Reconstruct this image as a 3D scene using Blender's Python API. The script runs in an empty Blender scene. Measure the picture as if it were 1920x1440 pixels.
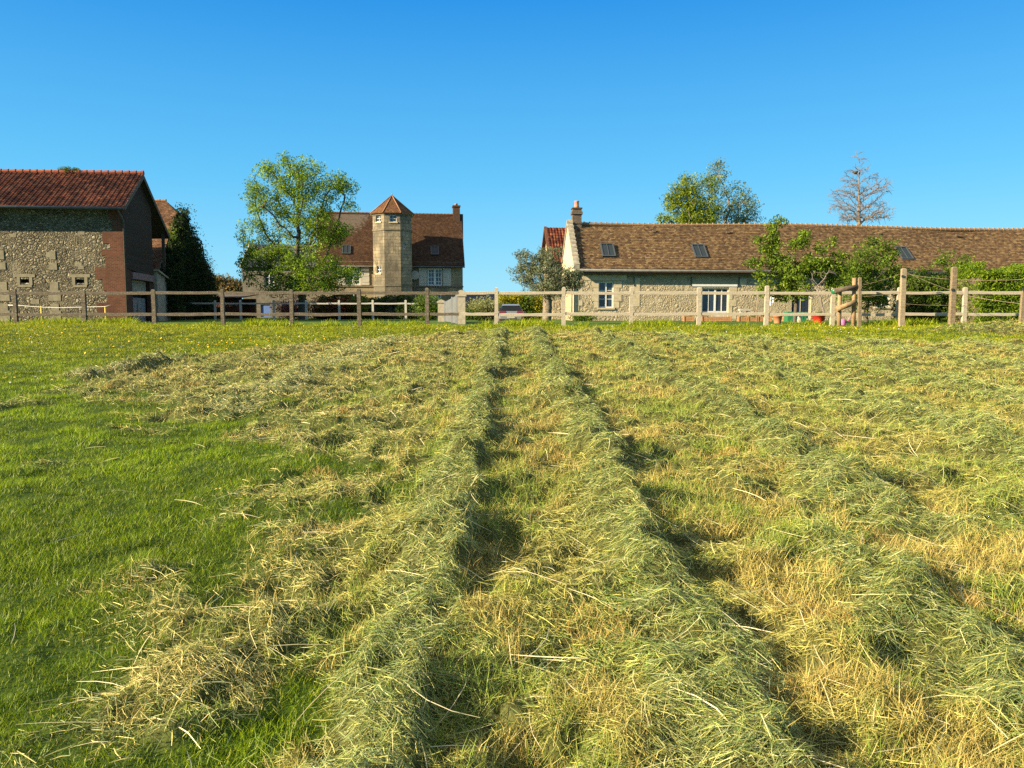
import bpy, math, random
import numpy as np
from mathutils import Vector
random.seed(7); rng = np.random.default_rng(11)
S = bpy.context.scene
R = math.radians

# ------------------------------------------------------------------ camera
F_PX, YH, EYE = 1478.0, 585.0, 0.55            # focal length and horizon row of the 1920x1440 photograph, eye height above the yard
PITCH = math.atan((720 - YH) / F_PX)
cam = bpy.data.objects.new('camera', bpy.data.cameras.new('camera'))
S.collection.objects.link(cam)
cam.location = (0, 0, EYE); cam.rotation_euler = (math.pi/2 - PITCH, 0, 0)
cam.data.sensor_width = 36; cam.data.lens = 36*F_PX/1920; cam.data.clip_start = .05; cam.data.clip_end = 5000
S.camera = cam

# ------------------------------------------------------------------ sky and sun
SUN_EL, SUN_AZ = 22.0, 25.0                    # the sun stands on the left, a little behind the camera
sd = Vector((-math.cos(R(SUN_EL))*math.cos(R(SUN_AZ)), -math.cos(R(SUN_EL))*math.sin(R(SUN_AZ)), math.sin(R(SUN_EL))))
W = bpy.data.worlds.new('World'); S.world = W; W.use_nodes = True
nt = W.node_tree; nt.nodes.clear()
sky = nt.nodes.new('ShaderNodeTexSky'); sky.sky_type = 'NISHITA'; sky.sun_disc = False
sky.sun_elevation = R(SUN_EL); sky.sun_rotation = math.atan2(sd.x, sd.y)
sky.air_density = 1.0; sky.dust_density = 0.25; sky.ozone_density = 2.2; sky.altitude = 100
hs = nt.nodes.new('ShaderNodeHueSaturation'); hs.inputs['Saturation'].default_value = 1.22; hs.inputs['Value'].default_value = 1.0; hs.inputs['Hue'].default_value = 0.488
bg = nt.nodes.new('ShaderNodeBackground'); bg.inputs['Strength'].default_value = 0.12
wo = nt.nodes.new('ShaderNodeOutputWorld')
# the clear evening sky of the photograph is a deep blue right down to the horizon: grade the sky texture by elevation
tc = nt.nodes.new('ShaderNodeTexCoord'); sx = nt.nodes.new('ShaderNodeSeparateXYZ'); cr = nt.nodes.new('ShaderNodeValToRGB'); mx = nt.nodes.new('ShaderNodeMix'); mx.data_type = 'RGBA'
for e_, (p_, c_) in zip([cr.color_ramp.elements[0], cr.color_ramp.elements[1], cr.color_ramp.elements.new(.16), cr.color_ramp.elements.new(.36)],
                        [(0, (.22,.61,.81)), (1, (.006,.09,.40)), (.16, (.085,.44,.77)), (.36, (.008,.235,.67))]):
    e_.position = p_; e_.color = (*c_, 1)
vm = nt.nodes.new('ShaderNodeVectorMath'); vm.operation = 'SCALE'; vm.inputs['Scale'].default_value = 2.75
mx.inputs[0].default_value = .93
nt.links.new(tc.outputs['Generated'], sx.inputs[0]); nt.links.new(sx.outputs[2], cr.inputs[0]); nt.links.new(cr.outputs[0], vm.inputs[0])
nt.links.new(sky.outputs[0], hs.inputs['Color']); nt.links.new(hs.outputs[0], mx.inputs[6]); nt.links.new(vm.outputs[0], mx.inputs[7])
nt.links.new(mx.outputs[2], bg.inputs['Color']); nt.links.new(bg.outputs[0], wo.inputs['Surface'])
sun = bpy.data.objects.new('sun', bpy.data.lights.new('sun', 'SUN')); S.collection.objects.link(sun)
sun.data.energy = 5.0; sun.data.angle = R(.55); sun.data.color = (1.0, .82, .55)
sun.rotation_euler = sd.to_track_quat('Z', 'Y').to_euler()
S.view_settings.view_transform = 'Standard'; S.view_settings.look = 'None'
S.view_settings.exposure = 1.8; S.view_settings.gamma = 1
S.cycles.max_bounces = 5; S.cycles.diffuse_bounces = 3; S.cycles.transmission_bounces = 3; S.cycles.transparent_max_bounces = 6
S.cycles.use_denoising = False

# ------------------------------------------------------------------ helpers
def at(px, py, Y):
    """the point of the world at distance Y that the photograph shows at (px, py)"""
    v = (720 - py)/F_PX; c, s = math.cos(PITCH), math.sin(PITCH)
    Z = Y*(v*c - s)/(c + v*s); d = Y*c - Z*s
    return Vector(((px - 960)/F_PX*d, Y, EYE + Z))
def zat(py, Y): return at(960, py, Y).z
def xat(px, Y, z=1.0):
    c, s = math.cos(PITCH), math.sin(PITCH)
    return (px - 960)/F_PX*(Y*c - (z - EYE)*s)

def tag(o, label=None, cat=None, group=None, kind=None):
    if label: o['label'] = label
    if cat: o['category'] = cat
    if group: o['group'] = group
    if kind: o['kind'] = kind
    return o
def empty(name, loc, label, cat, group=None):
    o = bpy.data.objects.new(name, None); S.collection.objects.link(o); o.location = loc
    o.empty_display_size = .3
    return tag(o, label, cat, group)
def origin(o):
    v = Vector((0, 0, 0))
    while o is not None: v += o.location; o = o.parent
    return v

def raw_mesh(name, V, Fq, mat, parent=None, loc=None, col=None, k=4, smooth=False):
    """fast mesh from numpy arrays: V (n,3), Fq (m,k), col (n,3) per vertex"""
    V = np.asarray(V, np.float32); Fq = np.asarray(Fq, np.int32)
    base = origin(parent) if parent is not None else Vector(loc or (0, 0, 0))
    me = bpy.data.meshes.new(name)
    me.vertices.add(len(V)); me.vertices.foreach_set('co', (V - np.array(base, np.float32)).ravel())
    me.loops.add(Fq.size); me.loops.foreach_set('vertex_index', Fq.ravel())
    me.polygons.add(len(Fq)); me.polygons.foreach_set('loop_start', np.arange(0, Fq.size, k, dtype=np.int32))
    if smooth: me.polygons.foreach_set('use_smooth', np.ones(len(Fq), bool))
    me.update(calc_edges=True)
    if col is not None:
        ca = me.color_attributes.new('col', 'FLOAT_COLOR', 'POINT')
        c4 = np.ones((len(V), 4), np.float32); c4[:, :3] = col
        ca.data.foreach_set('color', c4.ravel())
    me.materials.append(mat)
    o = bpy.data.objects.new(name, me); S.collection.objects.link(o)
    if parent is not None: o.parent = parent
    else: o.location = base
    return o

class MB:
    def __init__(s): s.v = []; s.f = []; s.c = []; s.hc = False; s.sm = []
    def face(s, pts, col=None, smooth=False):
        n = len(s.v); s.v += [tuple(p) for p in pts]; s.f.append(list(range(n, n+len(pts)))); s.c.append(col); s.sm.append(smooth)
        if col is not None: s.hc = True
    def hexa(s, p, col=None):
        """p: 8 corners, bottom ring 0-3, top ring 4-7, both counter-clockwise seen from above"""
        for q in ((3,2,1,0), (4,5,6,7), (0,1,5,4), (1,2,6,5), (2,3,7,6), (3,0,4,7)): s.face([p[i] for i in q], col)
    def box(s, x0, x1, y0, y1, z0, z1, col=None):
        s.hexa([(x0,y0,z0),(x1,y0,z0),(x1,y1,z0),(x0,y1,z0),(x0,y0,z1),(x1,y0,z1),(x1,y1,z1),(x0,y1,z1)], col)
    def prism(s, poly, d, col=None):
        """planar polygon extruded by the vector d"""
        d = Vector(d); a = [Vector(p) for p in poly]; b = [p + d for p in a]; n = len(a)
        s.face(a[::-1], col); s.face(b, col)
        for i in range(n): s.face([a[i], a[(i+1) % n], b[(i+1) % n], b[i]], col)
    def tube(s, pts, rad, n=8, cap=True, col=None, smooth=True):
        P = [Vector(p) for p in pts]; rads = rad if isinstance(rad, (list, tuple)) else [rad]*len(P)
        rings = []; N = len(P)
        up = Vector((0, 0, 1))
        for i in range(N):
            t = (P[min(i+1, N-1)] - P[max(i-1, 0)]).normalized()
            a = t.cross(up)
            if a.length < .05: a = t.cross(Vector((0, 1, 0)))
            a.normalize(); b = a.cross(t)
            rings.append([P[i] + (a*math.cos(2*math.pi*k/n) + b*math.sin(2*math.pi*k/n))*rads[i] for k in range(n)])
        base = len(s.v); s.hc = s.hc or col is not None
        for r in rings: s.v += [tuple(p) for p in r]
        for i in range(N-1):
            for k in range(n):
                k2 = (k+1) % n
                s.f.append([base+i*n+k, base+(i+1)*n+k, base+(i+1)*n+k2, base+i*n+k2]); s.c.append(col); s.sm.append(smooth)
        if cap:
            s.f.append([base+k for k in range(n)]); s.c.append(col); s.sm.append(False)
            s.f.append([base+(N-1)*n+k for k in range(n-1, -1, -1)]); s.c.append(col); s.sm.append(False)
    def lathe(s, c, prof, n=16, col=None):
        """prof: (radius, z) pairs from the bottom up around the point c"""
        c = Vector(c); base = len(s.v)
        for r, z in prof:
            for k in range(n): s.v.append((c.x + r*math.cos(2*math.pi*k/n), c.y + r*math.sin(2*math.pi*k/n), c.z + z))
        for i in range(len(prof)-1):
            for k in range(n):
                k2 = (k+1) % n
                s.f.append([base+i*n+k, base+i*n+k2, base+(i+1)*n+k2, base+(i+1)*n+k]); s.c.append(col); s.sm.append(True)
        s.f.append([base+k for k in range(n-1, -1, -1)]); s.c.append(col); s.sm.append(False)
        s.f.append([base+(len(prof)-1)*n+k for k in range(n)]); s.c.append(col); s.sm.append(False)
    def build(s, name, mat, parent=None, loc=None, bevel=0):
        base = origin(parent) if parent is not None else Vector(loc or (0, 0, 0))
        me = bpy.data.meshes.new(name)
        me.from_pydata([(v[0]-base.x, v[1]-base.y, v[2]-base.z) for v in s.v], [], s.f); me.update()
        me.polygons.foreach_set('use_smooth', s.sm)
        if s.hc:
            ca = me.color_attributes.new('col', 'FLOAT_COLOR', 'CORNER'); arr = []
            for f, c in zip(s.f, s.c): arr += (list(c or (1, 1, 1)) + [1])*len(f)
            ca.data.foreach_set('color', arr)
        me.materials.append(mat)
        o = bpy.data.objects.new(name, me); S.collection.objects.link(o)
        if parent is not None: o.parent = parent
        else: o.location = base
        if bevel:
            m = o.modifiers.new('bevel', 'BEVEL'); m.width = bevel; m.segments = 1; m.limit_method = 'ANGLE'
        return o

class Fr:
    """a building's own axes: u along its front, v into its depth"""
    def __init__(s, O, ang, vdir=None):
        s.O = Vector(O); a = R(ang); s.U = Vector((math.cos(a), math.sin(a), 0))
        s.V = Vector(vdir).normalized() if vdir else Vector((-math.sin(a), math.cos(a), 0))
    def p(s, u, v, z): return s.O + s.U*u + s.V*v + Vector((0, 0, z))
    def box(s, m, u0, u1, v0, v1, z0, z1, col=None):
        m.hexa([s.p(u0,v0,z0), s.p(u1,v0,z0), s.p(u1,v1,z0), s.p(u0,v1,z0), s.p(u0,v0,z1), s.p(u1,v0,z1), s.p(u1,v1,z1), s.p(u0,v1,z1)], col)
    def u_at(s, px, v=0):
        """distance along the front whose point shows at column px"""
        k = (px - 960)/F_PX
        # (O.x + U.x u + V.x v) = k*(O.y + U.y u + V.y v) approx (cos pitch folded in)
        c = math.cos(PITCH); k *= c
        return (k*(s.O.y + s.V.y*v) - s.O.x - s.V.x*v)/(s.U.x - k*s.U.y)
    def z_at(s, u, py, v=0): return zat(py, s.p(u, v, 0).y)

def front_wall(m, fr, u0, u1, z0, z1, holes, v0=0, th=.4):
    """front face with real openings and their reveals"""
    us = sorted({u0, u1, *[h[0] for h in holes], *[h[1] for h in holes]}); zs = sorted({z0, z1, *[h[2] for h in holes], *[h[3] for h in holes]})
    for i in range(len(us)-1):
        for j in range(len(zs)-1):
            uc, zc = (us[i]+us[i+1])/2, (zs[j]+zs[j+1])/2
            if any(h[0] < uc < h[1] and h[2] < zc < h[3] for h in holes): continue
            m.face([fr.p(us[i],v0,zs[j]), fr.p(us[i+1],v0,zs[j]), fr.p(us[i+1],v0,zs[j+1]), fr.p(us[i],v0,zs[j+1])])
    for a, b, c, d in holes:
        q = [(a,c), (b,c), (b,d), (a,d)]
        for i in range(4):
            (p1, r1), (p2, r2) = q[i], q[(i+1) % 4]
            m.face([fr.p(p1,v0,r1), fr.p(p1,v0+th,r1), fr.p(p2,v0+th,r2), fr.p(p2,v0,r2)])

def tiles(m, a, b, c, d, nu, nv, colf, lift=.03, jit=.006, roll=0, stagger=True, sag=None):
    """overlapping roof tiles on the quad a b (eave) c d (ridge); every tile is its own faces with its own colour"""
    a, b, c, d = map(Vector, (a, b, c, d)); n = (b-a).cross(d-a).normalized()
    def P(s, t, h):
        q = (a*(1-s) + b*s)*(1-t) + (d*(1-s) + c*s)*t
        return q + n*(h + (sag(s, t) if sag else 0))
    for j in range(nv):
        t0, t1 = max(0, (j-.15)/nv), (j+1)/nv
        off = .5 if (stagger and j % 2) else 0
        for i in range(-1 if off else 0, nu):
            s0, s1 = max(0, (i+off+.03)/nu), min(1, (i+off+.97)/nu)
            if s1 <= s0: continue
            col = colf(i, j); h = lift + random.uniform(-jit, jit); h2 = random.uniform(0, jit)
            if roll:
                k = 4; prof = [0, roll, roll*.9, .1*roll, 0]
                for q in range(k):
                    sa, sb = s0+(s1-s0)*q/k, s0+(s1-s0)*(q+1)/k
                    m.face([P(sa,t0,h+prof[q]), P(sb,t0,h+prof[q+1]), P(sb,t1,h2+prof[q+1]), P(sa,t1,h2+prof[q])], col)
                    m.face([P(sa,t0,-.01), P(sb,t0,-.01), P(sb,t0,h+prof[q+1]), P(sa,t0,h+prof[q])], col)
            else:
                h3 = h + random.uniform(-jit, jit)
                m.face([P(s0,t0,h), P(s1,t0,h3), P(s1,t1,h2), P(s0,t1,h2)], col)
                m.face([P(s0,t0,-.01), P(s1,t0,-.01), P(s1,t0,h3), P(s0,t0,h)], col)
                m.face([P(s0,t0,-.01), P(s0,t0,h), P(s0,t1,h2), P(s0,t1,-.01)], col)

# ------------------------------------------------------------------ numpy noise
def _h(i, j, seed):
    x = (i.astype(np.int64)*374761393 + j.astype(np.int64)*668265263 + seed*1442695041) & 0x7fffffff
    x = ((x ^ (x >> 13))*1274126177) & 0x7fffffff
    return ((x ^ (x >> 16)) & 0xffff)/65535.0
def vn(x, y, seed=0):
    xi, yi = np.floor(x), np.floor(y); fx, fy = x-xi, y-yi
    fx = fx*fx*(3-2*fx); fy = fy*fy*(3-2*fy); xi = xi.astype(np.int64); yi = yi.astype(np.int64)
    a, b, c, d = _h(xi,yi,seed), _h(xi+1,yi,seed), _h(xi,yi+1,seed), _h(xi+1,yi+1,seed)
    return (a*(1-fx)+b*fx)*(1-fy) + (c*(1-fx)+d*fx)*fy
def fbm(x, y, seed=0, o=3):
    s = 0; amp = .5; t = 0
    for k in range(o): s = s + amp*vn(x*2**k, y*2**k, seed+k*17); t += amp; amp *= .5
    return s/t
def sstep(a, b, x):
    t = np.clip((x-a)/(b-a), 0, 1); return t*t*(3-2*t)

# ------------------------------------------------------------------ materials
ALB = .76      # how light the paints, stones and leaves are, all together
class Mat:
    def __init__(s, name):
        s.m = bpy.data.materials.new(name); s.m.use_nodes = True; s.t = s.m.node_tree; s.t.nodes.clear()
        s.out = s.t.nodes.new('ShaderNodeOutputMaterial')
    def n(s, typ, **kw):
        nd = s.t.nodes.new('ShaderNode'+typ)
        for k, v in kw.items():
            if k in nd.inputs.keys() and not hasattr(type(nd), k): s.set(nd.inputs[k], v)
            else:
                try: setattr(nd, k, v)
                except Exception: s.set(nd.inputs[k], v)
        return nd
    def set(s, inp, v):
        if isinstance(v, bpy.types.NodeSocket): s.t.links.new(v, inp)
        elif isinstance(v, bpy.types.Node): s.t.links.new(v.outputs[0], inp)
        elif isinstance(v, (tuple, list)) and len(v) == 3 and inp.type == 'RGBA': inp.default_value = (*v, 1)
        else: inp.default_value = v
    def coord(s, kind='Object'): return s.n('TexCoord').outputs[kind]
    def mapping(s, vec, scale=(1,1,1), loc=(0,0,0), rot=(0,0,0)):
        nd = s.n('Mapping'); s.set(nd.inputs['Vector'], vec); nd.inputs['Scale'].default_value = scale; nd.inputs['Location'].default_value = loc; nd.inputs['Rotation'].default_value = rot
        return nd.outputs[0]
    def noise(s, vec, scale, detail=3, rough=.5):
        nd = s.n('TexNoise'); s.set(nd.inputs['Vector'], vec); nd.inputs['Scale'].default_value = scale; nd.inputs['Detail'].default_value = detail; nd.inputs['Roughness'].default_value = rough
        return nd.outputs['Fac']
    def ramp(s, fac, stops, interp='LINEAR'):
        nd = s.n('ValToRGB'); s.set(nd.inputs[0], fac); cr = nd.color_ramp; cr.interpolation = interp
        while len(cr.elements) < len(stops): cr.elements.new(.5)
        for e, (p, c) in zip(cr.elements, stops):
            e.position = p; e.color = (*c, 1) if isinstance(c, (tuple, list)) else (c, c, c, 1)
        return nd.outputs[0]
    def mix(s, fac, a, b, mode='MIX'):
        nd = s.n('Mix'); nd.data_type = 'RGBA'; nd.blend_type = mode
        s.set(nd.inputs[0], fac); s.set(nd.inputs[6], a); s.set(nd.inputs[7], b)
        return nd.outputs[2]
    def math(s, op, a, b=0.0):
        nd = s.n('Math'); nd.operation = op; s.set(nd.inputs[0], a); s.set(nd.inputs[1], b); return nd.outputs[0]
    def bump(s, h, strength=.5, dist=.02, normal=None):
        nd = s.n('Bump'); s.set(nd.inputs['Height'], h); nd.inputs['Strength'].default_value = strength; nd.inputs['Distance'].default_value = dist
        if normal is not None: s.set(nd.inputs['Normal'], normal)
        return nd.outputs[0]
    def pbr(s, col, rough=.8, normal=None, metal=0, spec=.3, **kw):
        col = tuple(x*ALB for x in col) if isinstance(col, (tuple, list)) else s.mix(1.0, col, (ALB, ALB, ALB), 'MULTIPLY')
        b = s.n('BsdfPrincipled'); s.set(b.inputs['Base Color'], col); s.set(b.inputs['Roughness'], rough); b.inputs['Metallic'].default_value = metal
        b.inputs['Specular IOR Level'].default_value = spec
        if normal is not None: s.set(b.inputs['Normal'], normal)
        for k, v in kw.items(): s.set(b.inputs[k], v)
        s.t.links.new(b.outputs[0], s.out.inputs[0]); return s.m
    def wallco(s):
        """(x+y, z) so the courses run on front and side walls alike"""
        sp = s.n('SeparateXYZ'); s.set(sp.inputs[0], s.coord()); cb = s.n('CombineXYZ')
        s.set(cb.inputs[0], s.math('ADD', sp.outputs[0], sp.outputs[1])); s.set(cb.inputs[1], sp.outputs[2]); return cb.outputs[0]

def plain(name, col, rough=.7, var=.25, scale=6, metal=0, bump=.2, spec=.3):
    m = Mat(name); c = m.coord(); n = m.noise(c, scale, 4, .6)
    dk = tuple(x*(1-var) for x in col); lt = tuple(min(1, x*(1+var)) for x in col)
    return m.pbr(m.ramp(n, [(.3, dk), (.7, lt)]), rough, m.bump(m.noise(c, scale*6, 3), bump, .01), metal, spec)

def rubble(name, cols, scale, mortar, mw=.06, stain=None, rough=.9, bumpd=.06, course=1.0, detail=1.0):
    m = Mat(name); c = m.mapping(m.coord(), (1, 1, 1.25*course))
    w = m.n('VectorMath'); w.operation = 'ADD'; s1 = m.n('TexNoise'); m.set(s1.inputs['Vector'], c); s1.inputs['Scale'].default_value = scale*.7
    sc = m.n('VectorMath'); sc.operation = 'SCALE'; m.set(sc.inputs[0], s1.outputs['Color']); sc.inputs['Scale'].default_value = .5/scale
    m.set(w.inputs[0], c); m.set(w.inputs[1], sc.outputs[0]); c2 = w.outputs[0]
    def layer(k):
        v = m.n('TexVoronoi'); m.set(v.inputs['Vector'], c2); v.inputs['Scale'].default_value = k
        e = m.n('TexVoronoi'); e.feature = 'DISTANCE_TO_EDGE'; m.set(e.inputs['Vector'], c2); e.inputs['Scale'].default_value = k
        sp = m.n('SeparateColor'); m.set(sp.inputs[0], v.outputs['Color'])
        stone = m.ramp(sp.outputs[0], [(i/(len(cols)-1), q) for i, q in enumerate(cols)])
        edge = m.ramp(e.outputs['Distance'], [(mw*.35, 0.), (mw, 1.)])
        hg = m.math('ADD', m.ramp(e.outputs['Distance'], [(0, 0.), (mw*3, 1.)]), m.math('MULTIPLY', sp.outputs[1], .8*detail))
        return m.mix(edge, mortar, stone), hg
    (ca, ha), (cb, hb_) = layer(scale*.62), layer(scale*1.25)
    sel = m.ramp(m.noise(c, scale*.28, 4, .7), [(.47, 0.), (.53, 1.)])
    col = m.mix(sel, ca, cb); hgt = m.mix(sel, ha, hb_)
    col = m.mix(m.ramp(m.noise(c, scale*5, 3), [(.3, 0.), (.8, .45)]), col, (.35, .33, .25), 'MULTIPLY')
    hgt = m.math('ADD', hgt, m.math('MULTIPLY', m.noise(c, scale*4, 3), .5))
    for sc_, lo, hi, k in (stain or []):
        msk = m.ramp(m.noise(m.coord(), sc_, 5, .7), [(lo, 0.), (hi, .92)]); col = m.mix(msk, col, k)
        hgt = m.mix(m.math('MULTIPLY', msk, .8), hgt, m.math('MULTIPLY', m.noise(c, scale*2.5, 4), .9))
    return m.pbr(col, rough, m.bump(hgt, .9, bumpd), 0, .15)

def ashlar(name, c1, c2, mortar, bw, bh, stain=None, mort=.012, bumpd=.015, dark=None):
    m = Mat(name); c = m.wallco(); b = m.n('TexBrick'); m.set(b.inputs['Vector'], c)
    m.set(b.inputs['Color1'], c1); m.set(b.inputs['Color2'], c2); m.set(b.inputs['Mortar'], mortar)
    b.inputs['Scale'].default_value = 1; b.inputs['Mortar Size'].default_value = mort; b.inputs['Brick Width'].default_value = bw; b.inputs['Row Height'].default_value = bh
    b.inputs['Mortar Smooth'].default_value = .3; b.inputs['Bias'].default_value = 0
    col = b.outputs['Color']
    for sc_, lo, hi, k in (stain or []): col = m.mix(m.ramp(m.noise(m.mapping(m.coord(), (1, 1, .55)), sc_, 5, .65), [(lo, 0.), (hi, 1.)]), col, k)
    h = m.math('ADD', m.math('MULTIPLY', b.outputs['Fac'], -1.), m.math('MULTIPLY', m.noise(m.coord(), 9, 4, .7), .8))
    return m.pbr(col, .9, m.bump(h, .8, bumpd), 0, .15)

def attr_mat(name, rough=.8, trans=0, spec=.25, nscale=0, nvar=.3, bumpd=0, gloss=None):
    """colour from the mesh's own attribute (each tile, leaf or blade has its own colour)"""
    m = Mat(name); a = m.n('Attribute'); a.attribute_name = 'col'; col = a.outputs['Color']; nrm = None
    if nscale:
        n = m.noise(m.coord(), nscale, 4, .6)
        col = m.mix(1.0, col, m.ramp(n, [(.25, 1-nvar), (.75, 1+nvar)]), 'MULTIPLY')
        if bumpd: nrm = m.bump(n, .6, bumpd)
    if not trans: return m.pbr(col, rough, nrm, 0, spec)
    col = m.mix(1.0, col, (ALB, ALB, ALB), 'MULTIPLY')
    b = m.n('BsdfPrincipled'); m.set(b.inputs['Base Color'], col); b.inputs['Roughness'].default_value = rough; b.inputs['Specular IOR Level'].default_value = spec
    t = m.n('BsdfTranslucent'); m.set(t.inputs['Color'], m.mix(.5, col, m.mix(1.0, col, (1.35, 1.25, .5), 'MULTIPLY')))
    x = m.n('MixShader'); x.inputs[0].default_value = trans
    m.t.links.new(b.outputs[0], x.inputs[1]); m.t.links.new(t.outputs[0], x.inputs[2]); m.t.links.new(x.outputs[0], m.out.inputs[0])
    return m.m

def glass(name, col=(.02,.03,.05), rough=.06, spec=.9):
    m = Mat(name); n = m.noise(m.coord(), 1.5, 2)
    return m.pbr(col, rough, m.bump(n, .15, .02), 0, spec)

M = dict(
 leaf=attr_mat('leaf', .65, .38, .12), bark=plain('bark', (.10,.082,.06), .95, .45, 14, bump=.8),
 barkgrey=plain('bark_grey', (.21,.18,.15), .95, .35, 20, bump=.6), olivebark=plain('olive_bark', (.20,.165,.115), .95, .5, 12, bump=.9),
 blade=attr_mat('blade', .5, .36, .25), hay=attr_mat('hay', .62, .13, .3), tile=attr_mat('tile', .9, 0, .08, 9, .35, .01),
 barnstone=rubble('barn_rubble', [(.26,.225,.14),(.15,.125,.08),(.38,.335,.22),(.20,.17,.11),(.32,.28,.18),(.46,.41,.29)], 8.5, (.06,.053,.035), .09, [(.5,.52,.7,(.23,.20,.13))], bumpd=.07),
 barnblock=plain('barn_block', (.235,.205,.13), .9, .25, 5, bump=.5),
 brick=ashlar('red_brick', (.165,.055,.03), (.10,.034,.02), (.13,.095,.06), .22, .075, [(1.2,.45,.7,(.085,.035,.022))], .01, .012),
 brickdark=ashlar('dark_brick', (.10,.045,.028), (.07,.032,.022), (.09,.07,.045), .22, .075, None, .01, .012),
 boards=None,
 cottage=rubble('cottage_rubble', [(.56,.475,.30),(.44,.37,.235),(.62,.54,.36),(.50,.425,.275),(.37,.315,.21),(.56,.48,.33)], 6.0, (.42,.355,.23), .15, [(.45,.48,.58,(.42,.355,.225)), (1.3,.54,.62,(.47,.40,.26)), (.9,.58,.70,(.25,.22,.15))], bumpd=.045),
 cottage2=None,
 manor=ashlar('manor_ashlar', (.40,.325,.19), (.32,.26,.155), (.22,.18,.12), .62, .31, [(.35,.45,.62,(.18,.155,.10)), (1.6,.56,.76,(.35,.30,.19))], .012, .02),
 tower=ashlar('tower_ashlar', (.44,.36,.22), (.31,.255,.155), (.18,.15,.10), .55, .30, [(.5,.38,.58,(.135,.12,.085)), (2.4,.52,.70,(.11,.095,.068))], .012, .03),
 stonecut=plain('cut_stone', (.52,.44,.28), .9, .22, 4, bump=.4),
 stonegrey=plain('grey_stone', (.30,.27,.20), .9, .35, 5, bump=.5),
 render=plain('lime_render', (.60,.50,.31), .9, .15, 2.5, bump=.3),
 white=plain('white_paint', (.72,.72,.66), .5, .08, 5, bump=.1), gaswhite=plain('shutter_paint', (.50,.47,.38), .6, .14, 4, bump=.1),
 gutter=plain('zinc', (.09,.095,.09), .55, .3, 5, .3), pipe=plain('pipe_paint', (.52,.46,.34), .5, .15, 5),
 darkmetal=plain('dark_metal', (.045,.05,.055), .4, .2, 5, .2), glass=glass('glass', (.03,.045,.07), .12, .5), skyglass=glass('skylight_glass', (.022,.032,.036), .3, .15),
 black=plain('dark_inside', (.012,.012,.012), .9, .2, 5), wood=plain('old_wood', (.10,.075,.05), .85, .4, 10, bump=.5),
 palewood=plain('pale_wood', (.52,.43,.27), .85, .22, 12, bump=.5), planter=plain('planter_wood', (.36,.19,.085), .8, .25, 9),
 terracotta=plain('terracotta', (.50,.22,.10), .75, .15, 8), red=plain('red_plastic', (.62,.035,.025), .4, .08, 6, spec=.5),
 green=plain('green_plastic', (.02,.16,.07), .4, .1, 6, spec=.5), blue=plain('blue_paint', (.10,.18,.42), .6, .12, 4),
 slate=attr_mat('slate', .6, 0, .4, 6, .25), zincsheet=plain('metal_sheet', (.33,.34,.34), .45, .2, 3, .5), rust=plain('rusty_beam', (.20,.13,.12), .8, .3, 8),
 tyre=plain('tyre_rubber', (.02,.02,.02), .85, .2, 20), rim=plain('wheel_rim', (.35,.35,.36), .35, .1, 5, .8), carpaint=plain('car_paint', (.22,.225,.23), .25, .04, 2, .25, .0, .6),
 carblack=plain('car_trim', (.02,.02,.022), .45, .1, 6), carred=plain('tail_lens', (.14,.008,.014), .15, .05, 6, spec=.8), yellow=plain('yellow_plastic', (.75,.52,.03), .5, .1, 6),
 tape=plain('white_tape', (.75,.72,.62), .6, .1, 8), wire=plain('rusty_wire', (.26,.20,.14), .6, .3, 10), pink=plain('pink_plastic', (.60,.16,.35), .5, .1, 6),
 cloth=plain('white_cloth', (.72,.72,.70), .9, .06, 4), log=plain('round_log', (.30,.20,.10), .8, .35, 9, bump=.5), concrete=plain('concrete', (.36,.34,.28), .85, .2, 6, bump=.4),
)
def boards_mat(name, c1, c2, pitch=.18):
    m = Mat(name); sp = m.n('SeparateXYZ'); m.set(sp.inputs[0], m.coord())
    w = m.math('FRACT', m.math('MULTIPLY', sp.outputs[2], 1/pitch)); row = m.math('FLOOR', m.math('MULTIPLY', sp.outputs[2], 1/pitch))
    wn = m.n('TexWhiteNoise'); wn.noise_dimensions = '1D'; m.set(wn.inputs['W'], row)
    col = m.mix(wn.outputs['Value'], c1, c2)
    col = m.mix(m.ramp(m.noise(m.mapping(m.coord(), (1, 1, 8)), 3, 4), [(.4, 0.), (.7, .5)]), col, tuple(x*1.5 for x in c2))
    return m.pbr(m.mix(m.ramp(w, [(.0, 1.), (.08, 0.)]), col, (.01,.01,.01)), .85, m.bump(w, .7, .03), 0, .2)
M['gateleaf'] = plain('gate_leaf', (.22,.235,.24), .6, .15, 5)
M['boards'] = boards_mat('gable_boards', (.028,.018,.011), (.045,.03,.018))
def lichen_wood(name, base, dark, lich):
    m = Mat(name); c = m.coord()
    col = m.ramp(m.noise(m.mapping(c, (1.2, 8, 8)), 3, 4, .6), [(.3, dark), (.7, base)])
    col = m.mix(m.ramp(m.noise(c, 22, 3, .7), [(.56, 0.), (.66, 1.)]), col, lich)
    return m.pbr(col, .9, m.bump(m.noise(c, 30, 4), .6, .012), 0, .15)
M['fencebrown'] = lichen_wood('weathered_fence_wood', (.15,.125,.088), (.07,.058,.042), (.27,.235,.16))
M['fencepale'] = lichen_wood('pale_fence_wood', (.46,.40,.29), (.32,.28,.20), (.52,.47,.36))
M['fencefar'] = lichen_wood('far_fence_wood', (.48,.46,.38), (.34,.33,.28), (.5,.48,.4))
M['postgrey'] = lichen_wood('grey_stake_wood', (.26,.20,.12), (.13,.10,.065), (.33,.27,.17))
M['deadbark'] = plain('dead_bark', (.19,.155,.125), .95, .3, 20, bump=.4)
M['stonedark'] = plain('weathered_stone', (.17,.145,.10), .9, .3, 5, bump=.5)
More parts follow.
